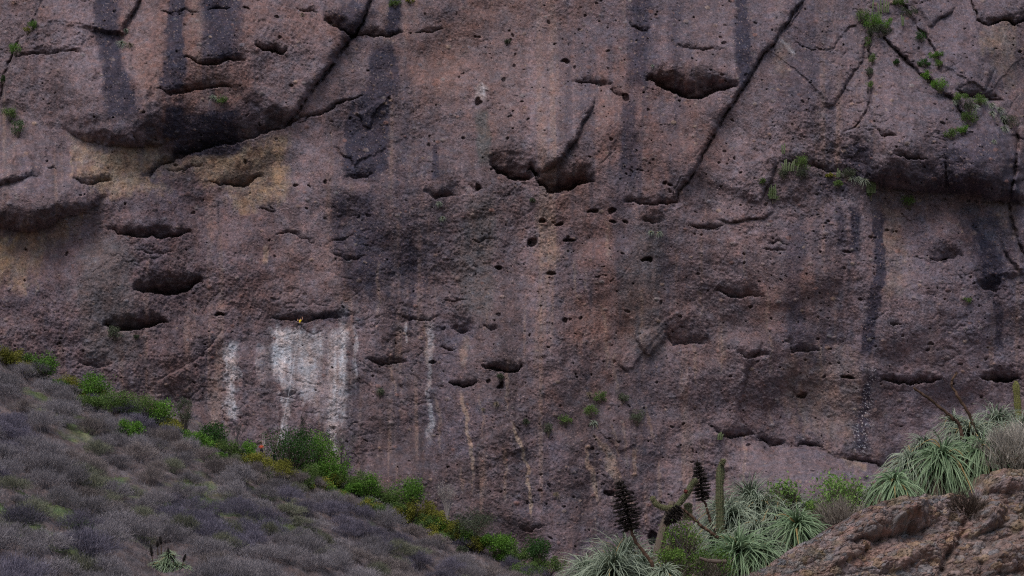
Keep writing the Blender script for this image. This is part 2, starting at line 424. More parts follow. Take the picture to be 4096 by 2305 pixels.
for c in [([(-10,430),(8,380),(15,310),(40,250),(50,210),(85,160),(150,70),(180,-20)], 9, 2.2, 0.9),
          ([(500,150),(510,100),(540,50),(570,-20)], 9, 2.0, -1.5),
          ([(1500,-20),(1460,60),(1420,135),(1385,175),(1363,212),(1320,275),(1257,350),(1225,402),(1180,470),(1150,515)], 12, 3.0, 1.8),
          ([(1490,-40),(1520,-10),(1540,-60)], 9, 1.0, 0),
          ([(1425,455),(1440,480),(1450,505),(1480,512)], 6, 1.2, -0.5), ([(1405,540),(1425,570)], 6, 1.2, 0),
          ([(1345,580),(1360,615),(1395,640),(1408,665)], 6, 1.2, -0.5), ([(1380,215),(1410,250),(1425,290)], 5, 0.8, 0),
          ([(3240,-40),(3220,0),(3170,70),(3100,170),(3020,280),(2960,370),(2900,460),(2860,540),(2810,620),(2790,680),(2740,740),(2690,825)], 8, 2.6, 1.0),
          ([(3235,0),(3190,70),(3140,130)], 7, 1.5, 0),
          ([(2690,820),(2700,760),(2760,650),(2800,600)], 5, 0.8, 0),
          ([(2385,380),(2365,440),(2330,500),(2310,560),(2280,590),(2250,640),(2150,710)], 9, 1.2, 1.6),
          ([(2520,360),(2510,480),(2530,600),(2530,760)], 5, 0.6, 0),
          ([(2520,420),(2560,380),(2600,350)], 6, 1.0, 0), ([(2420,640),(2400,665),(2330,740)], 4, 0.5, 0), ([(2485,540),(2460,600),(2410,660)], 4, 0.6, 0),
          ([(3440,100),(3390,120),(3340,180),(3320,210)], 5, 0.8, 0.3), ([(3475,130),(3450,250),(3400,310),(3370,370),(3340,420),(3315,440)], 7, 1.6, 0.6),
          ([(3500,100),(3480,180),(3480,330),(3475,420),(3460,460),(3430,500),(3380,530)], 8, 1.8, -0.6),
          ([(3250,190),(3300,205),(3340,185)], 5, 0.8, 0), ([(3180,170),(3260,205),(3290,200)], 5, 0.9, 0),
          ([(3530,150),(3560,175),(3600,225),(3650,265),(3680,290),(3750,360),(3800,400),(3860,470),(3900,500)], 9, 2.2, -1.2),
          ([(3590,0),(3640,50),(3670,110),(3700,140),(3740,210),(3760,290)], 8, 1.8, -0.7),
          ([(3830,20),(3800,60),(3760,80),(3720,110)], 6, 1.0, 0.8), ([(3985,270),(3960,330),(3940,365)], 8, 1.0, 0.6),
          ([(3740,205),(3830,270),(3860,310)], 4, 0.5, 0), ([(4080,370),(4040,430),(4020,480)], 5, 0.8, 0),
          ([(3778,560),(3782,640),(3790,760)], 8, 2.2, -0.8), ([(4040,810),(4062,700),(4078,560),(4070,500)], 9, 2.4, 2.0),
          ([(4030,800),(4045,900),(4090,1020),(4110,1100)], 12, 2.0, 1.2), ([(4000,960),(4010,1000),(4060,1070),(4090,1110)], 10, 1.8, 0),
          ([(2850,1700),(2800,1600),(2740,1480),(2690,1390)], 5, 0.5, -0.4), ([(2860,870),(2900,890),(2940,893),(2970,880),(3060,880),(3100,850)], 6, 1.2, -0.5),
          ([(2790,905),(2860,920),(2900,900)], 5, 1.0, 0), ([(2850,770),(2870,810),(2880,850)], 5, 0.8, 0),
          ([(3080,590),(3110,640),(3095,720),(3060,770),(3040,820)], 7, 1.6, 0.7), ([(2560,1000),(2510,1070),(2470,1130)], 3, 0.5, 0),
          ([(2540,1360),(2560,1390),(2600,1430)], 6, 0.9, -0.5), ([(2500,1340),(2510,1370)], 6, 0.8, 0), ([(2265,1060),(2275,1110),(2290,1160)], 7, 0.8, 0),
          ([(2110,1200),(2130,1240),(2150,1280)], 8, 0.8, 0), ([(2240,1180),(2250,1230)], 8, 0.7, 0), ([(2330,1490),(2350,1530)], 8, 0.9, 0), ([(2470,1455),(2510,1490)], 6, 0.8, -0.3),
          ([(2395,1720),(2430,1760),(2460,1790),(2470,1815)], 5, 0.6, -0.2), ([(2050,1680),(2080,1730),(2110,1800)], 6, 0.7, 0.4), ([(1700,1720),(1730,1770),(1740,1820)], 9, 0.9, 0),
          ([(1600,1540),(1630,1580),(1655,1595)], 8, 0.9, 0), ([(1560,1900),(1580,1940),(1600,1990)], 8, 1.0, 0), ([(1000,960),(960,1080),(840,1200),(770,1330)], 3, 0.5, 0),
          ([(900,1310),(840,1380),(770,1450),(610,1530)], 5, 0.7, -0.3), ([(200,1450),(225,1435),(245,1420)], 5, 0.9, 0), ([(430,590),(560,640),(640,560)], 4, 0.4, 0),
          ([(3610,860),(3640,880),(3660,905)], 6, 1.0, 0), ([(3970,1190),(3985,1230),(4000,1290)], 8, 0.7, 0), ([(3560,1240),(3530,1260),(3500,1280),(3450,1275)], 4, 0.6, 0),
          ([(4080,545),(4050,548),(4110,560)], 7, 1.4, 0), ([(3120,1540),(3130,1580),(3110,1620)], 8, 0.8, 0), ([(3060,1360),(2990,1500),(2960,1640),(2990,1740)], 10, 0.7, 0.7),
          ([(1220,820),(1240,800),(1300,760),(1330,700)], 3, 0.5, 0), ([(1560,1060),(1500,1100),(1440,1170),(1360,1220)], 4, 0.6, 0),
          ([(1830,780),(1810,880),(1860,960)], 5, 0.7, 0), ([(1960,850),(1960,960),(1955,990)], 6, 0.8, 0)]:
    rl.crack(c[0], c[1], c[2], c[3] * 1.9)

# alcove at the lower right and the smooth slab that runs out under it
sl_ = sstep(-20, 90, Y - np.interp(X, [2860, 2980, 3130, 3250, 3350, 3460, 3560, 5400], [1720, 1760, 1790, 1795, 1840, 1858, 1862, 1900])) * sstep(2800, 3000, X)
rl.D += sl_ * (0.12 * samp(TF, X / 4 + 55, Y / 5 + 66) + 0.05 * samp(TR, X / 3 + 5, Y / 3 + 6))
i = rl.sel(2860, 5400, 1380, 3150)
yl = np.interp(rl.X[i], [2860, 2980, 3130, 3250, 3350, 3460, 3560, 5400], [1720, 1760, 1790, 1795, 1840, 1858, 1862, 1900])
rl.D[i] -= 3.2 * np.clip((rl.Y[i] - 1380) / 420, 0, 1) ** 1.3 * np.clip((rl.X[i] - 2860) / 200, 0, 1)
rl.D[i] += np.clip((rl.Y[i] - yl) * 0.085, 0, 45) * sstep(2860, 3150, rl.X[i])

# ---- colours of the rock, with shade under some overhangs mixed in
base = np.array([0.134, 0.104, 0.113], np.float32)
C = np.ones(GX.shape + (3,), np.float32) * base
big = samp(TF, X / 12 + 820, Y / 15 + 330)
med = samp(TV, X / 4.5 + 300, Y / 5 + 30)
C *= (1 + 0.11 * big + 0.13 * med)[..., None]
def mixc(M, col, amt=1.0):
    global C
    w = np.clip(M * amt, 0, 1)[..., None]
    C = C * (1 - w) + np.array(col, np.float32) * w
mixc(sstep(0.2, 1.8, samp(TF, X / 9 + 40, Y / 14 + 900)), (0.118, 0.100, 0.125), 0.65)      # bluish
mixc(sstep(0.5, 2.0, samp(TF, X / 8 + 640, Y / 12 + 90)), (0.19, 0.108, 0.085), 0.6)       # redder
mixc(sstep(0.7, 2.1, samp(TV, X / 3.4 + 140, Y / 5 + 300)), (0.25, 0.18, 0.15), 0.5)      # pale washes
mixc(sstep(0.7, 2.2, samp(TV, X / 4 + 740, Y / 4 + 600)), (0.07, 0.062, 0.078), 0.6)     # thin dark washes
mixc(sstep(2300, 3600, X + 250 * samp(TS, X / 6 + 5, Y / 6 + 7)) * 0.6 + 0.35 * sstep(500, 0, Y), (0.118, 0.100, 0.122), 0.6)
mixc(sl_ * 0.7, (0.148, 0.120, 0.132))
vary = 0.75 + 0.25 * np.clip(samp(TR, X / 5 + 1, Y / 5 + 2), -1.5, 1)
OCHRE = (0.33, 0.25, 0.17)
oc = rl.poly([(290,555),(450,588),(640,562),(690,640),(600,700),(640,745),(560,765),(430,800),(340,885),(260,920),(180,1000),(165,1060),(120,1130),(60,1155),(-200,1160),(-200,930),(110,938),(300,888),(395,800),(300,700)], 30, 0.85)
oc = np.maximum(oc, rl.poly([(690,660),(800,605),(960,588),(1150,530),(1145,660),(1120,810),(1010,835),(900,790),(840,720),(760,672)], 34, 0.85))
oc = np.maximum(oc, rl.poly([(3930,112),(4062,128),(4055,320),(3960,270)], 25, 0.45))
oc = np.maximum(oc, rl.poly([(3540,835),(3620,830),(3640,1000),(3620,1180),(3545,1190)], 30, 0.32))
oc = np.maximum(oc, rl.poly([(2130,775),(2190,870),(2250,990),(2160,1050),(2120,900)], 40, 0.35))
oc = np.maximum(oc, rl.poly([(3930,795),(4020,812),(4060,950),(3990,900)], 20, 0.3))
oc = np.maximum(oc, rl.poly([(3085,200),(3150,160),(3165,230),(3080,300)], 18, 0.35))
oc = np.maximum(oc, rl.poly([(3360,1830),(3400,1850),(3480,1868),(3470,1885),(3380,1875)], 8, 0.55))
oc = np.maximum(oc, rl.poly([(3160,1450),(3480,1430),(3500,1820),(3300,1780),(3150,1600)], 60, 0.25))
mixc(oc * vary * 0.9, OCHRE)
yel = rl.poly([(900,640),(1140,560),(1130,800),(1000,820),(940,700)], 50, 0.45)
yel = np.maximum(yel, rl.poly([(-100,945),(230,930),(330,880),(300,940),(170,1040),(110,1130),(-100,1165)], 30, 0.7))
mixc(yel * vary, (0.34, 0.235, 0.13))
pink = rl.poly([(1680,60),(2120,0),(2200,300),(2080,520),(1700,420)], 120, 0.30)
pink = np.maximum(pink, rl.poly([(600,0),(640,420),(520,520),(520,200)], 40, 0.25))
pink = np.maximum(pink, rl.poly([(1130,930),(1420,900),(1400,1230),(1130,1230)], 60, 0.35))
mixc(pink, (0.235, 0.16, 0.145))
mixc(rl.poly([(60,950),(700,760),(1150,830),(1100,1200),(800,1500),(0,1450),(-200,1200)], 80, 0.35), (0.125, 0.085, 0.092))
gr = rl.streak([(1900,760,50),(1890,1000,70),(1900,1300,60)], 0.45)
gr = np.maximum(gr, rl.streak([(2590,850,60),(2560,1100,70),(2600,1450,70)], 0.35))
gr = np.maximum(gr, rl.streak([(450,930,90),(420,1150,110),(420,1480,120)], 0.45))
gr = np.maximum(gr, rl.streak([(1925,420,20),(1930,520,22),(1925,660,22)], 0.75))
mixc(gr, (0.098, 0.098, 0.095))
DK = [([(425,-60,34),(435,100,34),(455,250,40),(475,400,48),(480,500,60)], 0.85), ([(720,-60,26),(712,150,26),(692,300,30),(685,380,34)], 0.75),
      ([(700,400,28),(700,560,40)], 0.6), ([(900,-60,70),(900,100,60),(890,260,60)], 0.6), ([(1572,-40,24),(1565,60,28),(1560,142,30)], 0.85),
      ([(1535,150,34),(1528,300,36),(1500,400,48),(1480,600,64),(1470,760,54)], 0.85), ([(1450,740,60),(1440,900,80),(1470,1050,60),(1450,1200,50)], 0.5),
      ([(1450,900,16),(1470,1000,18),(1460,1120,18)], 0.7), ([(2560,-60,40),(2555,150,38),(2560,380,40)], 0.5), ([(2530,380,30),(2540,760,34)], 0.45),
      ([(2955,-60,18),(2960,100,20),(2965,360,20)], 0.75), ([(3510,830,14),(3520,1000,16),(3518,1120,18),(3500,1200,18),(3480,1300,18),(3450,1440,16)], 0.9),
      ([(3420,820,14),(3425,900,16),(3425,1020,14)], 0.6), ([(3365,820,16),(3365,900,16),(3370,1000,14)], 0.45), ([(3900,850,40),(3960,960,36),(3975,1120,40),(3970,1180,40)], 0.65),
      ([(3985,1190,14),(4000,1400,16)], 0.5), ([(3850,560,60),(3860,660,70),(3870,780,70)], 0.5), ([(3420,560,50),(3440,740,60)], 0.5),
      ([(3180,860,24),(3175,1100,26),(3160,1400,30)], 0.35), ([(1080,600,20),(1070,760,20)], 0.3), ([(3490,1460,22),(3460,1650,24),(3450,1840,26)], 0.55),
      ([(2700,0,18),(2690,260,20)], 0.3), ([(1750,560,12),(1752,720,12)], 0.5), ([(3240,0,60),(3200,250,70),(3150,500,60)], 0.25), ([(830,430,90),(840,540,120),(830,640,90)], 0.6),
      ([(3330,700,60),(3360,800,60)], 0.35), ([(3940,500,90),(3900,650,90)], 0.35), ([(60,1180,40),(60,1260,60)], 0.2), ([(2480,780,30),(2480,860,30)], 0.3)]
dk = np.zeros_like(X)
for p_, s_ in DK:
    dk = np.maximum(dk, rl.streak([(q[0], q[1], q[2] * 1.3) for q in p_], s_))
dk = np.maximum(dk, rl.poly([(450,440),(1000,420),(1150,440),(1130,520),(900,560),(700,640),(640,560),(450,580)], 60, 0.32))  # dark stain, also deepening the shade under both upper left overhangs
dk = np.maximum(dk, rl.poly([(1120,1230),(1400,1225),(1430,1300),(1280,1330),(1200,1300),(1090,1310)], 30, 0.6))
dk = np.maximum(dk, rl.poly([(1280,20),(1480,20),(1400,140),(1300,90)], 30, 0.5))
dk = np.maximum(dk, rl.poly([(3590,700),(3780,690),(3780,760),(3500,745)], 30, 0.4))  # darkens the underside of the right lip, shade put into the colour
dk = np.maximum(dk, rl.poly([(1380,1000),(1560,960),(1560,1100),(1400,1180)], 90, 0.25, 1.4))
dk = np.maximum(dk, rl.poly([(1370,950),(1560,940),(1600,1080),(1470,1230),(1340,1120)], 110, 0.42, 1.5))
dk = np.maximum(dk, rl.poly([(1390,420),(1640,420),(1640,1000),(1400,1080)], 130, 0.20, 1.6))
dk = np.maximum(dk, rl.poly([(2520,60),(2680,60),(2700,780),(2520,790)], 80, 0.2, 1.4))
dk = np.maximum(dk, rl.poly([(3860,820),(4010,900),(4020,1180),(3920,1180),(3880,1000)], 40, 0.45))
dk = np.maximum(dk, rl.poly([(3500,650),(3780,640),(4040,640),(4040,790),(3900,765),(3500,745)], 40, 0.42))  # stain tone that also paints shade onto the right buttress undersides
dk = np.maximum(dk, rl.streak([(1530,140,40),(1540,300,52),(1500,420,70),(1480,620,78),(1460,760,70)], 0.78, 0.35))
dk = np.maximum(dk, rl.streak([(1440,740,40),(1450,900,56),(1470,1000,50),(1450,1180,40)], 0.5, 0.5))
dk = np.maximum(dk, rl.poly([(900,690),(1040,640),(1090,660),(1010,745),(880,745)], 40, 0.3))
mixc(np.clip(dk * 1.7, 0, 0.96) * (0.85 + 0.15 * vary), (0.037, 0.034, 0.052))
mixc(rl.poly([(3880,820),(3960,900),(4010,1000),(3990,1010),(3920,930)], 20, 0.45), (0.17, 0.16, 0.19))
mixc(rl.poly([(1180,470),(1210,540),(1180,760),(1140,740),(1150,560)], 20, 0.35), (0.17, 0.15, 0.17))
# white mineral wash
ws = 0.86 + 0.26 * np.clip(samp(TV, X / 1.8 + 90, Y / 3), -1.6, 1.2)
wh = rl.poly([(1088,1300),(1190,1298),(1400,1298),(1408,1400),(1395,1540),(1372,1700),(1350,1800),(1322,1780),(1310,1690),(1250,1640),(1180,1600),(1165,1640),(1158,1775),(1132,1775),(1133,1560),(1100,1490),(1052,1500),(1068,1420)], 24, 0.85, 1.4)
wh *= np.interp(Y, [1300, 1450, 1600, 1800], [1, 0.95, 0.88, 0.8]) * (0.85 + 0.3 * np.clip(samp(TV, X / 5 + 40, Y / 5 + 9), -1.5, 1.5))
wh *= 1 - 0.5 * rl.poly([(1205,1300),(1270,1305),(1300,1480),(1300,1740),(1200,1600),(1190,1450)], 34, 1.0)
wh = np.maximum(wh, rl.poly([(1085,1308),(1160,1300),(1190,1330),(1185,1480),(1160,1510),(1110,1490)], 18, 1.15, 1.0))
wh = np.maximum(wh, rl.poly([(1352,1300),(1404,1300),(1402,1420),(1382,1560),(1362,1600),(1350,1450)], 18, 0.9, 1.2))
wh = np.maximum(wh, rl.streak([(1142,1480,24),(1146,1600,17),(1144,1790,15)], 0.75))
wh = np.maximum(wh, rl.streak([(1350,1500,26),(1345,1640,20),(1338,1830,18)], 0.6))
wh = np.maximum(wh, rl.poly([(1120,1222),(1400,1225),(1405,1290),(1110,1290)], 30, 0.26, 1.5))
wh = np.maximum(wh, rl.poly([(893,1362),(947,1368),(945,1480),(932,1540),(928,1670),(908,1660),(905,1540),(890,1440)], 14, 0.68, 1.4))
wh = np.maximum(wh, rl.streak([(1726,1240,11),(1722,1440,10),(1716,1560,8),(1712,1780,12)], 0.42))
wh = np.maximum(wh, rl.streak([(1625,1270,3),(1630,1300,6),(1640,1380,3)], 0.6))
wh = np.maximum(wh, rl.streak([(1928,315,4),(1926,340,17),(1924,385,16)], 0.6))
wh = np.maximum(wh, rl.streak([(3100,150,6),(3140,180,12),(3160,240,10)], 0.4))
mixc(wh * ws, (0.47, 0.46, 0.475))
tan = rl.streak([(2060,1680,6),(2085,1760,9),(2110,1850,6),(2130,2080,6)], 0.8)
tan = np.maximum(tan, rl.streak([(2370,1725,6),(2410,1780,18),(2450,1900,16),(2460,1960,8)], 0.5))
tan = np.maximum(tan, rl.streak([(2345,1780,6),(2360,1860,8),(2380,2010,7)], 0.6))
tan = np.maximum(tan, rl.streak([(1848,1570,10),(1865,1700,7),(1885,1920,8)], 0.6))
tan = np.maximum(tan, rl.streak([(2530,1780,8),(2530,1920,8)], 0.4))
tan = np.maximum(tan, rl.streak([(1046,980,9),(1050,1060,8)], 0.6))
tan = np.maximum(tan, rl.streak([(1850,1330,14),(1855,1480,8)], 0.3))
for k in range(34):
    x = RNG.uniform(1500, 3300); y = RNG.uniform(850, 1900)
    tan = np.maximum(tan, rl.streak([(x, y, 3), (x + 4, y + 60, 6), (x + 10, y + 120 + 120 * RNG.random(), 4)], 0.25))
mixc(tan, (0.33, 0.25, 0.19))
# bright pebbles and pock marks that sit in the face
W2 = RNG.standard_normal(GX.shape).astype(np.float32)
mixc(sstep(1.5, 2.6, W2), (0.30, 0.235, 0.21), 0.75)
wsp = sstep(1.0, 1.5, WN) * rl.streak([(3500,1430,14),(3470,1600,26),(3450,1840,34)], 1.0)
mixc(wsp, (0.5, 0.5, 0.52))
cob = np.random.default_rng(55)
for k in range(5200):
    x = cob.uniform(-40, 4140); y = cob.uniform(-40, 2300); r_ = 2.6 + 6.5 * cob.random() ** 5
    i0, i1 = np.searchsorted(gx, [x - r_ * 1.4, x + r_ * 1.4]); j0, j1 = np.searchsorted(gy, [y - r_, y + r_])
    if i1 <= i0 or j1 <= j0: continue
    m = 1 - ((X[j0:j1, i0:i1] - x) / (r_ * 1.4)) ** 2 - ((Y[j0:j1, i0:i1] - y) / r_) ** 2
    m = np.clip(m, 0, 1)
    rl.D[j0:j1, i0:i1] += np.sqrt(m) * r_ * 0.022
    w = np.clip(m * 3, 0, 1)[..., None] * cob.uniform(0.2, 0.65)
    c = np.array([(0.24, 0.19, 0.175), (0.28, 0.21, 0.16), (0.17, 0.16, 0.18), (0.20, 0.11, 0.09), (0.09, 0.08, 0.09), (0.22, 0.20, 0.19)][cob.integers(6)], np.float32)
    C[j0:j1, i0:i1] = C[j0:j1, i0:i1] * (1 - w) + c * w
C *= (1 + 0.13 * np.clip(RNG.standard_normal(GX.shape), -2, 2) + 0.10 * np.clip(samp(TB, X / 2.6 + 40, Y / 2.4 + 10), -2, 2))[..., None]
C = np.clip(C, 0.02, 0.8)

T0 = cliff_t(GX, GY)
a_, b_, c_ = raydir(GX, GY)
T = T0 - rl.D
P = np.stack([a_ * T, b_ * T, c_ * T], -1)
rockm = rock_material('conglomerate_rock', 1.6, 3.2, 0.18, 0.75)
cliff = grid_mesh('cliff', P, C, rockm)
tag(cliff, kind='structure')
CLD = rl.D
def cliff_pt(px, py, out=0.0):
    """point on the cliff face seen at this pixel"""
    ix = int(np.clip(np.searchsorted(gx, px), 0, len(gx) - 1)); iy = int(np.clip(np.searchsorted(gy, py), 0, len(gy) - 1))
    d = float(CLD[max(iy - 2, 0):iy + 3, max(ix - 2, 0):ix + 3].max())
    a, b, c = raydir(px, py)
    t = CLY / (b - LEAN * c) - d - out
    return Vector((a * t, b * t, c * t))
# ---------------------------------------------------------------- valley floor and the scrub hillside
def solve_plane():
    A_ = at(0, 1445, 227); B_ = at(2235, 2330, 227); C_ = at(0, 2305, 121)
    n = (B_ - A_).cross(C_ - A_)
    return A_, n
HA, HN = solve_plane()
def hill_plane(x, y):
    return HA.z - (HN.x * (x - HA.x) + HN.y * (y - HA.y)) / HN.z
def hill_z(x, y):
    x = np.asarray(x, dtype=np.float32); y = np.asarray(y, dtype=np.float32)
    z = hill_plane(x, y)
    z = z + 0.9 * samp(TS, x * 2 + 500, y * 2 + 500) + 0.25 * samp(TW, x * 6 + 300, y * 6 + 20)
    edge = np.clip((x - 8) / 30, 0, 1)
    return np.maximum(z - 6 * edge, -26 + 0.6 * samp(TS, x * 2, y * 2))
hx = np.arange(-190, 90, 0.55, dtype=np.float32); hy = np.arange(60, 262, 0.55, dtype=np.float32)
HX, HY = np.meshgrid(hx, hy)
HZ = hill_z(HX, HY)
Hc = np.ones(HX.shape + (3,), np.float32) * np.array([0.105, 0.088, 0.088], np.float32)
g_ = sstep(0.9, 1.7, samp(TF, HX * 2.6 + 70, HY * 2.6 + 170))[..., None]
Hc = Hc * (1 - g_ * 0.8) + np.array([0.085, 0.125, 0.045], np.float32) * g_ * 0.8
Hc *= (1 + 0.2 * samp(TW, HX * 7, HY * 7))[..., None]
hill = grid_mesh('hillside', np.stack([HX, HY, HZ], -1), np.clip(Hc, 0.02, 0.5), rock_material('hill_soil', 2.2, 5.0, 0.1))
tag(hill, kind='structure')

me = bpy.data.meshes.new('ground')
me.from_pydata([(-900, -900, -28), (900, -900, -28), (900, 1200, -28), (-900, 1200, -28)], [], [(0, 1, 2, 3)])
gm, gnt, gb = new_mat('valley_soil')
gn = N(gnt, 'ShaderNodeTexNoise'); gn.inputs['Scale'].default_value = 0.3; gn.inputs['Detail'].default_value = 8
gr_ = N(gnt, 'ShaderNodeValToRGB'); gr_.color_ramp.elements[0].color = (0.05, 0.06, 0.03, 1); gr_.color_ramp.elements[1].color = (0.15, 0.12, 0.09, 1)
gtc = N(gnt, 'ShaderNodeTexCoord'); gnt.links.new(gtc.outputs['Object'], gn.inputs['Vector'])
gnt.links.new(gn.outputs['Fac'], gr_.inputs[0]); gnt.links.new(gr_.outputs[0], gb.inputs['Base Color'])
me.materials.append(gm)
gnd = bpy.data.objects.new('ground', me); COL.objects.link(gnd); tag(gnd, kind='structure')

# ---------------------------------------------------------------- plant geometry (numpy triangle soups)
class Soup:
    def __init__(s): s.v = []; s.f = []; s.c = []; s.n = 0
    def add(s, V, F, c):
        V = np.asarray(V, np.float32).reshape(-1, 3)
        F = np.asarray(F, np.int32)
        s.v.append(V); s.f.append(F + s.n); s.n += len(V)
        c = np.asarray(c, np.float32)
        s.c.append(np.broadcast_to(c, (len(V), 3)) if c.ndim == 1 else c)
    def tris(s, A, B, C_, col):
        """three (n,3) arrays, col (n,3) or (3,)"""
        n = len(A)
        V = np.stack([A, B, C_], 1).reshape(-1, 3)
        F = np.arange(3 * n).reshape(-1, 3)
        col = np.asarray(col, np.float32)
        s.add(V, F, np.repeat(np.broadcast_to(col, (n, 3)), 3, 0))
    def mesh(s, name, mat, smooth=False):
        V = np.concatenate(s.v); C_ = np.concatenate(s.c)
        F3 = [f for f in s.f if f.shape[1] == 3]; F4 = [f for f in s.f if f.shape[1] == 4]
        me = bpy.data.meshes.new(name)
        me.vertices.add(len(V)); me.vertices.foreach_set('co', V.reshape(-1))
        n3 = sum(len(f) for f in F3); n4 = sum(len(f) for f in F4)
        idx = np.concatenate([np.concatenate(F3).reshape(-1) if F3 else np.zeros(0, np.int32), np.concatenate(F4).reshape(-1) if F4 else np.zeros(0, np.int32)])
        me.loops.add(len(idx)); me.loops.foreach_set('vertex_index', idx.astype(np.int32))
        me.polygons.add(n3 + n4)
        ls = np.concatenate([np.arange(n3) * 3, n3 * 3 + np.arange(n4) * 4]).astype(np.int32)
        me.polygons.foreach_set('loop_start', ls)
        me.polygons.foreach_set('use_smooth', np.full(n3 + n4, smooth))
        me.update(calc_edges=True)
        ca = me.color_attributes.new('Col', 'FLOAT_COLOR', 'POINT')
        C4 = np.ones((len(V), 4), np.float32); C4[:, :3] = C_
        ca.data.foreach_set('color', C4.reshape(-1))
        me.materials.append(mat)
        return me
    def obj(s, name, mat, parent=None, smooth=False, loc=None):
        o = bpy.data.objects.new(name, s.mesh(name, mat, smooth))
        COL.objects.link(o)
        if parent: o.parent = parent
        if loc is not None: o.location = loc
        return o

def plant_material(name, jit=0.25, transl=0.0, rough=0.75):
    m, nt, b = new_mat(name)
    at_ = N(nt, 'ShaderNodeAttribute', attribute_name='Col')
    oi = N(nt, 'ShaderNodeObjectInfo')
    mr = N(nt, 'ShaderNodeMapRange'); mr.inputs[3].default_value = 1 - jit; mr.inputs[4].default_value = 1 + jit
    nt.links.new(oi.outputs['Random'], mr.inputs[0])
    sc = N(nt, 'ShaderNodeVectorMath', operation='SCALE')
    nt.links.new(at_.outputs['Color'], sc.inputs[0]); nt.links.new(mr.outputs[0], sc.inputs['Scale'])
    nt.links.new(sc.outputs[0], b.inputs['Base Color'])
    b.inputs['Roughness'].default_value = rough
    if transl:
        tr = N(nt, 'ShaderNodeBsdfTranslucent'); mx = N(nt, 'ShaderNodeMixShader'); mx.inputs[0].default_value = transl
        nt.links.new(sc.outputs[0], tr.inputs[0])
        nt.links.new(b.outputs[0], mx.inputs[1]); nt.links.new(tr.outputs[0], mx.inputs[2])
        nt.links.new(mx.outputs[0], nt.nodes['Material Output'].inputs[0])
    return m
M_TWIG = plant_material('twig_bark', 0.3)
M_LEAF = plant_material('green_leaf', 0.18, 0.25)
M_PUYA = plant_material('strap_leaf', 0.10, 0.15, 0.5)
M_WOOD = plant_material('stem_bark', 0.1)

def unit(a): return a / (np.linalg.norm(a, axis=-1, keepdims=True) + 1e-9)

def strips(s, A, B, w, col, bend=None, r=None):
    """thin two-triangle-wide blades from A to B (n,3); w widths"""
    n = len(A)
    r = r or RNG
    d = unit(B - A)
    side = unit(np.cross(d, r.standard_normal((n, 3))))
    w = np.broadcast_to(np.asarray(w, np.float32), (n,))[:, None]
    s.tris(A - side * w, A + side * w, B, col)

def leafless_shrub(seed, R_=1.6, H=1.4, nst=70, ntw=1500, cols=((0.125, 0.100, 0.112), (0.175, 0.145, 0.155)), tw=0.013, ln=0.36):
    r = np.random.default_rng(seed); s = Soup()
    # stems fan from the root to points on an uneven dome
    th = r.uniform(0, 2 * np.pi, nst); rr = np.sqrt(r.random(nst))
    k = 1 + 0.22 * np.sin(th * 2 + r.random() * 6) + 0.15 * np.sin(th * 5 + r.random() * 6)
    tip = np.stack([R_ * rr * k * np.cos(th), R_ * rr * k * np.sin(th), H * np.sqrt(np.clip(1.05 - rr ** 2, 0, 1)) * r.uniform(0.8, 1.12, nst)], -1)
    root = np.stack([r.normal(0, 0.15, nst) * R_, r.normal(0, 0.15, nst) * R_, np.full(nst, -0.2)], -1)
    mid = root * 0.45 + tip * 0.55 + np.stack([np.zeros(nst), np.zeros(nst), r.uniform(0.02, 0.2, nst) * H], -1)
    c0 = np.array(cols[0], np.float32)
    strips(s, root, mid, 0.03, c0 * 0.8, r=r); strips(s, mid, tip, 0.018, c0, r=r)
    # twigs along the outer half of the stems
    i = r.integers(0, nst, ntw); t = r.random(ntw) ** 0.7
    p = mid[i] * (1 - t)[:, None] + tip[i] * t[:, None] + r.normal(0, 0.10 * R_, (ntw, 3)) * np.array([1, 1, 0.7])
    p[:, 2] = np.maximum(p[:, 2], 0.03)
    d = unit(unit(p - np.array([0, 0, -0.3 * H])) * 0.8 + r.normal(0, 0.45, (ntw, 3)) + np.array([0, 0, 0.55]))
    L = ln * r.uniform(0.5, 1.3, ntw)[:, None]
    cc = c0 + (np.array(cols[1], np.float32) - c0) * r.random((ntw, 1))
    strips(s, p, p + d * L, tw, cc, r=r)
    return s

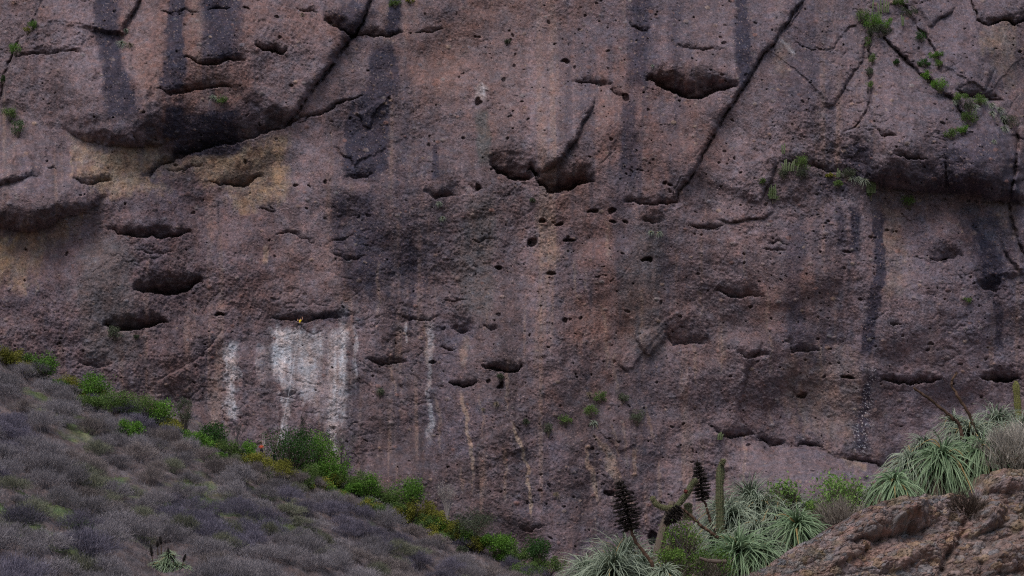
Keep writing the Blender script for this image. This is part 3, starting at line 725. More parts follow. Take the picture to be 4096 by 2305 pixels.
def leafy_bush(seed, R_=1.5, H=2.0, nl=2600, cols=((0.035, 0.075, 0.02), (0.09, 0.17, 0.035)), ls=0.10, clumps=16, stems=14, low=0.1, wild=0.0):
    """clumps of small leaves on the outside of a few limbs"""
    r = np.random.default_rng(seed); s = Soup(); st = Soup()
    th = r.uniform(0, 2 * np.pi, clumps); rr = np.sqrt(r.random(clumps)) * 0.75
    cz = low * H + (1 - low) * H * (0.25 + 0.62 * r.random(clumps)) * np.sqrt(1 - 0.6 * rr ** 2)
    cc = np.stack([R_ * rr * np.cos(th), R_ * rr * np.sin(th), cz], -1)
    cr = r.uniform(0.26, 0.5, clumps) * min(R_, H * 0.6)
    i = r.integers(0, clumps, nl)
    d = unit(r.standard_normal((nl, 3)))
    rad = cr[i] * (r.random(nl) ** 0.4) * (1 + 0.12 * r.standard_normal(nl)) * (1 + wild * (r.random(nl) > 0.8))
    p = cc[i] + d * rad[:, None]
    p[:, 2] = np.abs(p[:, 2])
    a = unit(d + 0.9 * r.standard_normal((nl, 3)) + np.array([0, 0, 0.3])); b = unit(np.cross(a, r.standard_normal((nl, 3))))
    L = ls * r.uniform(0.6, 1.4, nl)[:, None]
    c0 = np.array(cols[0], np.float32); c1 = np.array(cols[1], np.float32)
    mixv = np.clip(r.random(nl) * 0.6 + 0.4 * r.random(clumps)[i], 0, 1)[:, None]
    col = c0 + (c1 - c0) * mixv
    n = nl
    V = np.stack([p, p + a * L * 0.5 + b * L * 0.28, p + a * L, p + a * L * 0.5 - b * L * 0.28], 1).reshape(-1, 3)
    s.add(V, np.arange(4 * n).reshape(-1, 4), np.repeat(col, 4, 0))
    root = np.stack([r.normal(0, 0.06, clumps) * R_, r.normal(0, 0.06, clumps) * R_, np.full(clumps, -0.25)], -1)
    for k in range(clumps):
        tube(st, [root[k], root[k] * 0.4 + cc[k] * 0.6 + r.normal(0, 0.05, 3), cc[k]], [0.035 * H / 2, 0.022 * H / 2, 0.01 * H / 2], 5, (0.10, 0.08, 0.065))
    return s, st

def tube(s, pts, rad, n=8, col=(0.1, 0.08, 0.06), ribs=0, ribd=0.0, cap=True):
    P_ = np.array([tuple(p) for p in pts], np.float32); m = len(P_)
    T_ = unit(np.gradient(P_, axis=0))
    up = np.array([0.3, 1, 0.2]) if abs(T_[0][2]) > 0.5 else np.array([0, 0, 1.0])
    sx = unit(np.cross(T_, up)); sy = np.cross(sx, T_)
    a = np.linspace(0, 2 * np.pi, n, endpoint=False)
    k = 1 + ribd * np.cos(a * ribs) if ribs else np.ones(n)
    rad = np.asarray(rad, np.float32)[:, None, None]
    V = P_[:, None] + rad * k[None, :, None] * (np.cos(a)[None, :, None] * sx[:, None] + np.sin(a)[None, :, None] * sy[:, None])
    i = np.arange(m - 1)[:, None] * n; j = np.arange(n)[None]; j2 = (j + 1) % n
    F = np.stack([i + j, i + j2, i + n + j2, i + n + j], -1).reshape(-1, 4)
    col = np.asarray(col, np.float32)
    if col.ndim == 1 and ribs:
        cc = col[None, :] * (0.72 + 0.38 * (0.5 + 0.5 * np.cos(a * ribs)))[:, None]
        cc = np.tile(cc, (m, 1))
    else:
        cc = np.broadcast_to(col, (m * n, 3)) if col.ndim == 1 else np.repeat(col, n, 0)
    s.add(V.reshape(-1, 3), F, cc)
    if cap:
        c = np.array([P_[-1] + T_[-1] * rad[-1, 0, 0] * 0.3])
        s.add(np.concatenate([V[-1], c]), np.stack([np.arange(n), (np.arange(n) + 1) % n, np.full(n, n)], -1), cc[-1])
    return V

def empty(name, loc, rz=0.0, sc=1.0, tilt=None):
    o = bpy.data.objects.new(name, None); COL.objects.link(o)
    o.location = loc; o.rotation_euler = (tilt[0], tilt[1], rz) if tilt else (0, 0, rz); o.scale = (sc, sc, sc)
    o.empty_display_size = 0.2
    return o
def link_copy(src, parent=None):
    c = src.copy(); COL.objects.link(c); c.parent = parent
    return c
def build_on(root, name, mesh):
    o = bpy.data.objects.new(name, mesh); COL.objects.link(o); o.parent = root
    return o

# leafless scrub: every mound is a shrub of its own
SH = [leafless_shrub(100 + k, 2.0 + 0.2 * (k % 3), 1.7 + 0.2 * (k % 4), 90, 3800, ((0.148, 0.132, 0.146), (0.235, 0.215, 0.230))).mesh('leafless_shrub', M_TWIG) for k in range(5)]
SH += [leafless_shrub(120 + k, 2.0, 1.8, 90, 3800, ((0.155, 0.128, 0.128), (0.225, 0.192, 0.185))).mesh('leafless_shrub', M_TWIG) for k in range(2)]
SH += [leafless_shrub(140 + k, 1.9, 1.6, 90, 3800, ((0.135, 0.138, 0.105), (0.19, 0.195, 0.135))).mesh('leafless_shrub', M_TWIG) for k in range(2)]
SH += [leafless_shrub(160 + k, 2.1, 1.9, 90, 3800, ((0.100, 0.090, 0.122), (0.16, 0.145, 0.19))).mesh('leafless_shrub', M_TWIG) for k in range(3)]
GRP = 'leafless grey shrubs covering the hillside'
LK = ['pale grey leafless twiggy shrub on the scrub hillside', 'brownish leafless twiggy shrub on the scrub hillside', 'olive-tinged leafless twiggy shrub on the scrub hillside', 'dark purple-grey leafless twiggy shrub on the scrub hillside']
pts = []
tries = 0
rs = random.Random(5)
contact = ([-400, 0, 130, 350, 560, 700, 850, 1000, 1300, 1400, 1600, 1750, 1900, 2050, 2250],
           [1240, 1425, 1480, 1590, 1650, 1735, 1815, 1870, 1935, 1985, 2070, 2140, 2200, 2265, 2340])
while len(pts) < 296 and tries < 90000:
    tries += 1
    # spread over the ground itself, thinner far away
    y = 112 + 116 * rs.random(); x = rs.uniform(-88, 8)
    z = float(hill_z(x, y))
    px, py = project(x, y, z)
    if px < -120 or px > 2230 or py > 2440: continue
    if py < np.interp(px, contact[0], contact[1]) + 10: continue
    if 530 < px < 790 and 2170 < py < 2440: continue
    need = 2.35 if y < 170 else 2.7
    if any((x - q[0]) ** 2 + (y - q[1]) ** 2 < need * need for q in pts): continue
    pts.append((x, y, z, px, py))
pts.sort(key=lambda q: q[1])
n_by = {}
for k, (x, y, z, px, py) in enumerate(pts):
    v = samp(TS, np.array([x * 5 + 40.0]), np.array([y * 5 + 10.0]))[0]
    if rs.random() < 0.12: kind = rs.choice([7, 8])
    elif v > 0.7: kind = rs.choice([5, 6])
    elif v < -0.6: kind = rs.choice([9, 10, 11])
    else: kind = rs.randrange(5)
    o = bpy.data.objects.new('leafless_shrub', SH[kind]); COL.objects.link(o)
    o.location = (x, y, z - 0.05); s_ = rs.uniform(0.8, 1.25)
    o.scale = (s_ * rs.uniform(0.9, 1.3), s_ * rs.uniform(0.9, 1.2), s_ * rs.uniform(0.8, 1.15)); o.rotation_euler = (0, 0, rs.uniform(0, 6.28))
    where = ('along the bottom edge' if py > 2230 else 'near its upper edge' if py < np.interp(px, contact[0], contact[1]) + 110 else 'in the middle') + (', left end' if px < 350 else ', left half' if px < 800 else ', centre' if px < 1350 else ', right end')
    tag(o, LK[0 if kind < 5 else 1 if kind < 7 else 2 if kind < 9 else 3] + ' ' + where, 'shrub', GRP)

# low undergrowth between them: nobody could count it
us = Soup()
nU = 100000
ux = RNG.uniform(-95, 22, nU).astype(np.float32); uy = RNG.uniform(100, 229, nU).astype(np.float32)
uz = hill_z(ux, uy)
gg = samp(TF, ux * 2.6 + 70, uy * 2.6 + 170)
A_ = np.stack([ux, uy, uz - 0.05], -1)
B_ = A_ + np.stack([RNG.normal(0, 0.25, nU), RNG.normal(0, 0.25, nU), RNG.uniform(0.25, 1.0, nU) * (1 - 0.4 * (gg > 0.9))], -1)
cG = np.array([0.10, 0.15, 0.045]); cB = np.array([0.145, 0.128, 0.145])
m_ = np.clip((gg - 0.9) * 1.5 + RNG.normal(0, 0.25, nU), 0, 1)[:, None]
strips(us, A_, B_, 0.03, cB * (1 - m_) + cG * m_)
ug = us.obj('undergrowth', plant_material('undergrowth', 0))
tag(ug, kind='stuff')

# ---- bushes along the top edge of the hillside; (px, py of base, half width px, height px, kind, label)
GREEN = ((0.06, 0.14, 0.022), (0.16, 0.32, 0.045)); DARK = ((0.022, 0.065, 0.016), (0.055, 0.13, 0.028))
OLIVE = ((0.14, 0.15, 0.028), (0.29, 0.28, 0.05)); GREY = ((0.065, 0.082, 0.052), (0.12, 0.14, 0.09)); MID = ((0.07, 0.125, 0.035), (0.15, 0.23, 0.06))
KC = dict(green=GREEN, dark=DARK, olive=OLIVE, grey=GREY, mid=MID)
bush_cache = {}
def on_hill(px, py):
    ys = np.arange(90, 228, 0.25)
    a, b, c2 = raydir(px, py)
    zz = hill_z(a / b * ys, ys)
    k = np.nonzero(c2 / b * ys <= zz)[0]
    y = float(ys[k[0]]) if len(k) else 226.0
    return Vector((a / b * y, y, c2 / b * y))
def bush(px, py, hw, hp, kind, label, Y=None, on=None, ls=0.13, group=None, name='green_bush', cat='bush', dens=1.0):
    if on is not None: p = on
    else:
        p = on_hill(px, py)
    s_ = 1 / (FOC / p.y)         # metres per photo pixel there
    R_, H = hw * s_, hp * s_
    seed = int(px * 7 + py) % 9973
    nl = int(min(5200, max(500, 1500 * (hw / 40.0) ** 1.2)) * dens)
    a, b = leafy_bush(seed, R_, H, nl, KC[kind], ls, clumps=10 + int(hw / 6), low=0.02, wild=0.35)
    root = empty(name, p)
    a.obj('foliage', M_LEAF, root); b.obj('branches', M_WOOD, root)
    tag(root, label, cat, group)
    return root
HB = [
 (165,1505,44,74,'green','bright green round bush at the far left where hillside meets cliff'),
 (376,1606,50,88,'green','tall bright green bush standing second from left along the hillside edge'),
 (262,1560,40,52,'olive','yellow-green low bush between the two leftmost bright green bushes'),
 (30,1450,50,50,'olive','olive bush at the left border on the hilltop edge'),
 (100,1490,40,40,'olive','small olive bush left of the leftmost bright green bush'),
 (470,1640,60,60,'mid','wide olive-green bush below the tall bright green one'),
 (560,1670,55,70,'mid','loose green bush sprawling down the hill edge left of the grey-leaved tall shrub'),
 (640,1690,45,70,'green','green bush hanging over the hill edge, beside bare red rock'),
 (685,1740,38,45,'olive','yellowish bush just left of the tall grey-leaved shrub'),
 (520,1745,40,52,'green','bright green bush set low among grey scrub'),
 (737,1715,30,110,'grey','tall narrow grey-green shrub against the dark red rock'),
 (790,1800,42,60,'green','light green bush left of the dark round bush'),
 (852,1780,46,70,'dark','dark green round bush under the narrow white streak'),
 (985,1835,38,52,'green','green bush left of the large dark bush, beside a yellow one'),
 (1000,1868,48,44,'olive','yellow bush at the foot of the rock below the person in red'),
 (1045,1872,34,50,'olive','pale yellow bush just right of a broader yellow one'),
 (900,1830,50,56,'mid','olive bush right of the dark round bush'),
 (1170,1885,84,130,'dark','largest dark green leafy bush beneath the white rock stain'),
 (1275,1890,80,120,'green','bright green bush right of the largest dark bush'),
 (1110,1900,50,50,'olive','low olive bush under the left side of the largest bush'),
 (1210,1935,70,60,'mid','mid green bush in front of the largest dark bush'),
 (1320,1930,66,70,'green','green bush beneath the bright green bush'),
 (1400,1960,62,66,'mid','mid green bush right of the dark leafless tree'),
 (1470,1985,60,66,'green','green bush halfway down the right part of the hill edge'),
 (1545,2020,60,60,'mid','grey-green bush left of the bright green rock-side bush'),
 (1640,2020,50,80,'green','bright green bush tucked against the rock in the right half of the hill edge'),
 (1600,2045,46,50,'mid','dull green bush below the bright rock-side bush'),
 (1680,2070,52,54,'olive','yellow-ochre bush below and right of the bright rock-side bush'),
 (1735,2100,46,46,'olive','orange-yellow bush left of the pale bare tree'),
 (1755,2130,50,46,'green','green bush under the pale bare tree'),
 (1830,2160,50,50,'mid','mid green bush right of the pale bare tree base'),
 (1895,2150,66,80,'grey','wide grey-green open bush against the cliff foot'),
 (1905,2190,44,42,'olive','yellow-green bush below the wide grey-green one'),
 (2000,2215,52,60,'green','leafy green bush near the lower end of the hill edge'),
 (2060,2250,50,50,'mid','dull bush beside the lowest dark green bush'),
 (2150,2245,42,68,'dark','dark green upright bush at the lowest end of the hill edge'),
 (2195,2290,60,56,'mid','mid green bush right below the dark upright one'),
 (2110,2310,50,50,'mid','green bush at the bottom border left of the silvery rosettes'),
 (330,2110,30,22,'green','small bright green patch of leaves among the grey scrub on the left'),
]
for b_ in HB:
    x_, y_ = b_[0], b_[1]
    bush(b_[0], b_[1] + 12, b_[2] * 1.45, b_[3] * 1.5, b_[4], b_[5], Y=224.0 if b_[1] < 2100 or b_[0] > 400 else 140, ls=0.26 if b_[4] in ('dark', 'green') else 0.20)
EXL = dict(olive='low yellow-green bush in the dense green band along the hillside edge', green='low bright green bush in the dense green band along the hillside edge', mid='low dull green bush in the dense green band along the hillside edge', grey='low grey-green bush in the dense green band along the hillside edge')
rx = random.Random(77)
for k in range(90):
    px = rx.uniform(20, 2200) if k % 3 else rx.uniform(1150, 1950)
    py = np.interp(px, contact[0], contact[1]) + rx.uniform(-20, 45)
    kd = rx.choice(['olive', 'green', 'mid', 'mid', 'green', 'grey', 'olive'])
    bush(px, py, rx.uniform(24, 60), rx.uniform(26, 62), kd, EXL[kd].replace(' in the dense green band along', ', %s part of the green band on' % ('leftmost' if px < 500 else 'left' if px < 1000 else 'central' if px < 1400 else 'right' if px < 1800 else 'lowest')), ls=rx.uniform(0.16, 0.26), group='low bushes in the green band along the hillside edge')

def bare_tree(px, py, hp, spread, label, col=(0.10, 0.085, 0.085), Y=224.5, n=7, seed=1):
    r = random.Random(seed); p = on_hill(px, py); k = p.y / FOC
    root = empty('bare_tree', p)
    tr = Soup(); tw = Soup()
    H = hp * k; W = spread * k
    tips = []
    for i in range(n):
        a = r.uniform(0, 6.28); q = W * r.uniform(0.25, 1.0)
        top = np.array([q * math.cos(a), q * math.sin(a) * 0.6, H * r.uniform(0.75, 1.0)])
        mid = top * np.array([0.35, 0.35, 0.5]) + np.array([r.gauss(0, .1), r.gauss(0, .1), 0])
        tube(tr, [(r.gauss(0, .12), r.gauss(0, .12), -0.4), mid, top], [0.09, 0.06, 0.02], 5, col)
        for t in range(14):
            f = r.uniform(0.3, 1.0); s0 = mid * (1 - f) + top * f
            e0 = s0 + np.array([r.gauss(0, .35), r.gauss(0, .3), r.uniform(.3, 1.0)]) * H * 0.22
            tips.append((s0, e0))
            for u in range(6):
                g = r.uniform(0.3, 1); s1 = s0 * (1 - g) + e0 * g
                tips.append((s1, s1 + np.array([r.gauss(0, .3), r.gauss(0, .3), r.uniform(.2, .9)]) * H * 0.12))
    A2 = np.array([t[0] for t in tips]); B2 = np.array([t[1] for t in tips])
    strips(tw, A2, B2, 0.02, np.array(col) * 1.15)
    tr.obj('trunk', M_WOOD, root); tw.obj('crown', M_TWIG, root)
    tag(root, label, 'tree')
bare_tree(1365, 1905, 170, 60, 'dark leafless tree right of the bright green bush at the cliff foot', seed=3)
bare_tree(1200, 1770, 110, 26, 'thin leafless sapling rising behind the largest dark bush', (0.08, 0.068, 0.07), n=4, seed=4)
bare_tree(1790, 2085, 135, 55, 'pale-stemmed leafless tree fanning out at the cliff foot, right of centre', (0.27, 0.24, 0.23), n=11, seed=5)
bare_tree(1056, 1790, 66, 16, 'slim white-barked leafless sapling right behind the person in red', (0.38, 0.34, 0.32), n=3, seed=6)
bare_tree(945, 1790, 90, 44, 'grey leafless tree left of the person in red', (0.13, 0.11, 0.115), n=8, seed=8)
bare_tree(1320, 1800, 70, 50, 'faint grey leafless tree at the right foot of the white stain', (0.14, 0.12, 0.12), n=8, seed=9)
# ---------------------------------------------------------------- near outcrop on the right and the ground it stands on
FY = 22.0
SIL = [(-3000,2650),(1000,2560),(2000,2440),(2400,2385),(2700,2345),(2970,2303),(3072,2262),(3151,2205),(3247,2160),(3337,2102),(3443,2060),(3575,2028),(3681,1998),(3800,1975),(3860,1980),(3898,2000),(3918,1965),(3938,1905),(3972,1884),(4096,1876),(4400,1850),(5200,1800),(7000,1900)]
sx_ = np.array([at(p[0], p[1], FY).x for p in SIL]); sz_ = np.array([at(p[0], p[1], FY).z for p in SIL])
FD = 0.85
ZB = at(2048, 2305, FY - FD).z
def fg_z(x, y):
    x = np.asarray(x, np.float32); y = np.asarray(y, np.float32)
    zs = np.interp(x, sx_, sz_)
    v = (FY - y) / FD
    drop = np.maximum(zs - ZB, 0.3)
    f = zs - drop * np.clip(v, 0, 1) ** 1.35 - np.clip(v - 1, 0, None) * 0.9
    f = np.maximum(f, -1.7)
    bk = np.clip(y - FY, 0, None)
    g = zs - 0.14 * bk - 0.02 * bk ** 2
    hump = 0.55 * np.exp(-((x - 4.15) / 0.75) ** 2 - ((y - 24.3) / 1.0) ** 2) + 0.75 * np.exp(-((x - 7.6) / 1.3) ** 2 - ((y - 24.2) / 1.1) ** 2)
    g = g + hump * np.clip(bk * 2, 0, 1)
    g = g - np.clip(y - 27, 0, None) * 0.9
    return np.where(y < FY, f, np.maximum(g, -27))
fx = np.unique(np.concatenate([np.arange(-40, 3.2, 0.25), np.arange(3.2, 8.8, 0.0095), np.arange(8.8, 40, 0.25)])).astype(np.float32)
fy = np.unique(np.concatenate([np.arange(2, 20.9, 0.25), np.arange(20.9, 22.4, 0.0038), np.arange(22.4, 26, 0.08), np.arange(26, 58, 0.5)])).astype(np.float32)
FX, FYY = np.meshgrid(fx, fy)
FZ = fg_z(FX, FYY)
# stones bedded in the face: overlapping rounded cobbles
disp = np.zeros_like(FX); fcol = np.ones(FX.shape + (3,), np.float32) * np.array([0.150, 0.110, 0.094], np.float32)
rr = np.random.default_rng(3)
px_, py_ = project(FX, FYY, FZ)
SY = (py_ / 256.0).astype(np.float32); SX = (px_ / 256.0).astype(np.float32)
STONE = [(0.21,0.145,0.125),(0.25,0.18,0.155),(0.17,0.13,0.13),(0.23,0.205,0.19),(0.19,0.13,0.105),(0.15,0.15,0.155),(0.25,0.175,0.105),(0.19,0.115,0.095)]
I0, I1 = np.searchsorted(fx, [3.2, 8.7]); J0, J1 = np.searchsorted(fy, [20.95, 22.35])
for k in range(11000):
    ic = rr.integers(I0, I1); jc = rr.integers(J0, J1)
    r_ = 0.010 + 0.075 * rr.random() ** 5
    ax = r_ * rr.uniform(1.0, 1.6); ay = r_ * rr.uniform(0.6, 1.0)
    wi = int(ax * 1.5 / 0.0095) + 2
    sy0 = SY[jc, ic]; g_ = abs(SY[min(jc + 5, len(fy) - 1), ic] - SY[jc - 5, ic]) / 10 + 1e-4
    wj = int(min(ay * 1.5 / g_ + 2, 70))
    i0, i1, j0, j1 = max(ic - wi, 0), ic + wi, max(jc - wj, 0), jc + wj
    u = (SX[j0:j1, i0:i1] - SX[jc, ic]) / ax; v = (SY[j0:j1, i0:i1] - sy0) / ay
    ang = rr.uniform(-0.6, 0.6); u, v = u * math.cos(ang) - v * math.sin(ang), u * math.sin(ang) + v * math.cos(ang)
    d2 = np.abs(u) ** 2.5 + np.abs(v) ** 2.5
    m = d2 < 1
    h = np.where(m, (1 - np.minimum(d2, 1)) ** 0.5, 0) * r_ * 0.8 - 0.25 * r_ * ((d2 < 1.3) & (~m))
    sub = disp[j0:j1, i0:i1]
    disp[j0:j1, i0:i1] = np.where(m, np.maximum(sub * 0.5 + h * 0.8, h), sub + h * 0.5)
    if r_ > 0.012:
        c = np.array(STONE[rr.integers(len(STONE))]) * 0.55 + np.array([0.155, 0.122, 0.108]) * 0.45
        fcol[j0:j1, i0:i1][m] = c * rr.uniform(0.7, 1.15)
ro = Relief(px_.astype(np.float32), py_.astype(np.float32), 1.0, 1.0)
for c in [([(3380,2175),(3411,2163),(3470,2150),(3549,2142),(3602,2137),(3660,2125),(3720,2100)], 60, 0.22, 90, 0.05),
          ([(3300,2290),(3380,2250),(3450,2215),(3480,2190)], 30, 0.10, 80, 0), ([(3560,2120),(3620,2110),(3680,2085)], 24, 0.1, 60, 0),
          ([(3900,2145),(3960,2130),(4010,2100)], 45, 0.16, 60, 0.03), ([(3960,2300),(4030,2280),(4100,2270)], 40, 0.14, 70, 0.03),
          ([(3960,1975),(4020,1965),(4096,1960)], 30, 0.12, 50, 0.02), ([(3150,2270),(3250,2240),(3330,2200)], 26, 0.07, 60, 0),
          ([(3480,2310),(3600,2290),(3700,2260),(3780,2250)], 30, 0.10, 60, 0)]:
    ro.lip(c[0], c[1] * 1.3, c[2] * 2.0, c[3] * 1.5, c[4] * 2)
for c in [([(3905,1990),(3880,2060),(3850,2130),(3820,2190),(3780,2250),(3760,2310)], 22, 0.42, 0), ([(3480,2150),(3465,2200),(3455,2260)], 10, 0.10, 0),
          ([(3100,2300),(3200,2230),(3330,2170)], 7, 0.06, 0)]:
    ro.crack(*c)
vis = (FX > 3.0) & (FX < 9) & (FYY > 20.5)
disp = disp + np.where(vis, ro.D, 0) + 0.012 * samp(TB, SX * 55, SY * 60) + 0.05 * samp(TS, SX * 26 + 9, SY * 34 + 7) + 0.018 * np.clip(samp(TW, SX * 34, SY * 46), -2, 2) + 0.004 * np.random.default_rng(1).standard_normal(FX.shape)
# the stones bulge out along the slope's own normal
nz = 0.30; ny = -0.95
FZ2 = FZ + disp * nz; FY2 = FYY + disp * ny * sstep(22.9, 22.3, FYY) * sstep(20.3, 20.9, FYY)
fcol *= (1 + 0.12 * samp(TB, SX * 70 + 30, SY * 70) + 0.10 * samp(TS, SX * 30 + 3, SY * 30 + 60))[..., None]
dust = sstep(-0.2, 1.6, samp(TW, SX * 16 + 7, SY * 16 + 50))[..., None] * 0.6
fcol = fcol * (1 - dust) + fcol * np.array([1.45, 1.55, 1.6], np.float32) * dust
mossy = sstep(0.8, 1.8, samp(TW, SX * 22 + 77, SY * 24 + 5))[..., None] * 0.35
fcol = fcol * (1 - mossy) + np.array([0.17, 0.155, 0.075], np.float32) * mossy
near = (FX < 3.0) | (FYY < 20.6) | (FYY > 23)
fcol[near] = np.array([0.14, 0.10, 0.075], np.float32)
orm = rock_material('outcrop_rock', 9.0, 22.0, 0.03, 0.8)
og = grid_mesh('rock_outcrop', np.stack([FX, FY2, FZ2], -1), np.clip(fcol * np.array([1.08, 1.10, 1.12], np.float32), 0.02, 0.6), orm)
tag(og, kind='structure')
def ground_at(x, y): return float(fg_z(np.array([x]), np.array([y]))[0])

# ---------------------------------------------------------------- bromeliad rosettes
SILVER = ((0.05, 0.08, 0.042), (0.32, 0.37, 0.28)); GRN = ((0.03, 0.075, 0.022), (0.18, 0.29, 0.13)); DRY = ((0.10, 0.078, 0.055), (0.27, 0.225, 0.17))
def rosette_soup(seed, L=0.8, n=150, axis=(0, -0.5, 0.85), cols=SILVER, w0=0.0105, droop=0.5, amin=5, amax=105, nseg=7, s=None):
    r = np.random.default_rng(seed); s = s or Soup()
    ax = unit(np.array(axis, float)); t1 = unit(np.cross(ax, [0.3, 0.1, 1.0])); t2 = np.cross(ax, t1)
    k = np.arange(n); f = (k + r.random(n)) / n
    pol = np.radians(amin + (amax - amin) * f ** 0.8) + r.normal(0, 0.12, n); az = k * 2.39996 + r.normal(0, 0.25, n)
    d = ax[None] * np.cos(pol)[:, None] + (t1[None] * np.cos(az)[:, None] + t2[None] * np.sin(az)[:, None]) * np.sin(pol)[:, None]
    Ln = L * (0.88 + 0.22 * np.sin(np.clip(pol, 0, np.pi) * 0.9)) * r.uniform(0.72, 1.15, n)
    t = np.linspace(0, 1, nseg)
    dr = droop * r.uniform(0.6, 1.5, n)
    g = np.array([0, 0, -1.0])
    side_c = unit(np.cross(d, np.broadcast_to(g, d.shape)) + 0.02)
    curl = r.normal(0, 0.22, n)
    P_ = (d[:, None] * (t - 0.12 * t ** 2)[None, :, None] + g[None, None] * (dr[:, None] * t[None] ** 2.2)[..., None] + side_c[:, None] * (curl[:, None] * t[None] ** 2)[..., None]) * Ln[:, None, None]
    T_ = unit(np.gradient(P_, axis=1))
    S_ = unit(np.cross(T_, ax[None, None] + 0.15 * r.standard_normal((n, 1, 3))))
    U_ = np.cross(S_, T_)
    w = w0 * np.clip(1.02 - t ** 1.7, 0.02, 1)[None, :, None] * r.uniform(0.75, 1.2, n)[:, None, None]
    A_ = P_ - S_ * w + U_ * w * 0.45; B_ = P_; C2 = P_ + S_ * w + U_ * w * 0.45
    V = np.stack([A_, B_, C2], 2)               # n, seg, 3, 3
    base_i = (np.arange(n) * nseg * 3)[:, None, None] + (np.arange(nseg - 1) * 3)[None, :, None] + np.arange(2)[None, None]
    F = np.stack([base_i, base_i + 1, base_i + 4, base_i + 3], -1).reshape(-1, 4)
    c0 = np.array(cols[0], np.float32); c1 = np.array(cols[1], np.float32)
    m = np.clip(0.15 + 0.75 * t[None] * 1.0 + r.normal(0, 0.2, n)[:, None], 0, 1)
    col = c0 + (c1 - c0) * m[..., None]
    yel = r.random(n) > 0.975
    col[yel] = np.array([0.34, 0.24, 0.10])
    s.add(V.reshape(-1, 3), F, np.repeat(col.reshape(-1, 3), 3, 0))
    return s

def puya(px, py, rad, Y, axis, label, seed, cols=SILVER, n=170, dead=50, trunk=True, droop=0.5, name='bromeliad', group=None, w0=0.0105, nseg=7):
    p = at(px, py, Y); L = rad * Y / FOC
    gz = ground_at(p.x, p.y)
    h = max(p.z - gz, 0.05)
    root = empty(name, (p.x, p.y, gz))
    s = rosette_soup(seed, L * 1.12, int(n * (1.15 if w0 > 0.0125 else 1.25)), axis, cols, w0, droop * 1.15, nseg=nseg); s.obj('leaves', M_PUYA, root, loc=(0, 0, h))
    if dead:
        ax2 = (axis[0] * 0.6, axis[1] * 0.6, 0.25)
        sd = rosette_soup(seed + 500, L * 0.95, int(dead * 1.7), ax2, DRY, w0 * 0.8, 1.0, 70, 125, nseg); sd.obj('dead_leaves', M_PUYA, root, loc=(0, 0, h - 0.06))
    if trunk:
        ts = Soup(); tube(ts, [(0.05, 0.1, -0.1), (0, 0.04, h * 0.6), (0, 0, h)], [0.11, 0.10, 0.07], 9, (0.07, 0.052, 0.04)); ts.obj('caudex', M_WOOD, root)
    tag(root, label, 'bromeliad', group)
    return root

def seed_head(root, pts, head, rmax, seed, Y, sr=0.026, tiers=13, core=0.0, col=(0.011, 0.008, 0.007), stemc=(0.062, 0.036, 0.024)):
    """dry flower stalk: bent stem with a spiky dark cone of bracts; pts and head are pixels"""
    r = np.random.default_rng(seed)
    o = Vector(root.location)
    W = [np.array(at(q[0], q[1], Y) - o) for q in pts]
    st = Soup()
    # smooth the stem
    Q = np.array(W); tt = np.linspace(0, len(Q) - 1, 22)
    C_ = np.stack([np.interp(tt, np.arange(len(Q)), Q[:, k]) for k in range(3)], -1)
    for _ in range(2): C_[1:-1] = (C_[:-2] + C_[1:-1] * 2 + C_[2:]) / 4
    C_[1:-1] += r.normal(0, 0.008, C_[1:-1].shape)
    rad = np.linspace(sr * 1.25, sr * 0.75, len(C_)) * r.uniform(0.88, 1.15, len(C_))
    cc = np.array(stemc) * r.uniform(0.6, 1.6, (len(C_), 1))
    tube(st, C_, rad, 9, cc)
    for k in range(26):
        i = r.integers(1, len(C_) - 1); d = unit(r.standard_normal(3)); q = C_[i] + d * rad[i]
        strips(st, q[None], (q + d * 0.035 + (C_[i + 1] - C_[i]) * 0.5)[None], 0.008, np.array(stemc), r=r)
    st.obj('flower_stalk', M_WOOD, root)
    if not head: return
    hd = Soup()
    a = np.array(at(head[0][0], head[0][1], Y) - o); b = np.array(at(head[1][0], head[1][1], Y) - o)
    ax = unit(b - a); Lh = np.linalg.norm(b - a)
    if core: tube(hd, [a, a * .7 + b * .3, a * .3 + b * .7, b], [core * .5, core, core * .8, core * .3], 9, col)
    tube(hd, [a, (a + b) / 2 + 0.01, b], [sr * 1.2, sr * 1.0, sr * 0.4], 7, col)
    strips(hd, np.array([b]), np.array([b + ax * 0.12]), 0.012, np.array(stemc), r=r)
    t1 = unit(np.cross(ax, [0.2, 1, 0.1])); t2 = np.cross(ax, t1)
    for k in range(tiers):
        f = (k + 0.5) / tiers
        rk = rmax * (math.sin(math.pi * (0.16 + 0.80 * f)) ** 0.75) * (1 - 0.22 * f)
        c = a + ax * Lh * f
        m = 15
        az = r.random() * 6.28 + np.arange(m) * 6.283 / m + r.normal(0, 0.10, m)
        d = t1[None] * np.cos(az)[:, None] + t2[None] * np.sin(az)[:, None]
        tip = c + d * (rk * r.uniform(0.82, 1.12, m))[:, None] + ax * Lh / tiers * r.normal(0.05, 0.18, m)[:, None] + np.array([0, 0, -0.03]) * rk / 0.2
        for j in range(m):
            mid = (c + tip[j]) / 2 + np.array([0, 0, -0.012])
            tube(hd, [c, mid, tip[j]], [0.012, 0.016, 0.006], 5, np.array(col) * r.uniform(0.7, 1.8), cap=True)
        # small dry capsules that roughen every branch
        q = 170
        i = r.integers(0, m, q); u = r.uniform(0.35, 1.0, q)
        p0 = c + (tip[i] - c) * u[:, None]
        strips(hd, p0, p0 + unit(r.standard_normal((q, 3)) + d[i] * 0.6) * 0.042, 0.006, np.array(col) * r.uniform(0.7, 2.6, (q, 1)), r=r)
    hd.obj('seed_head', M_WOOD, root)

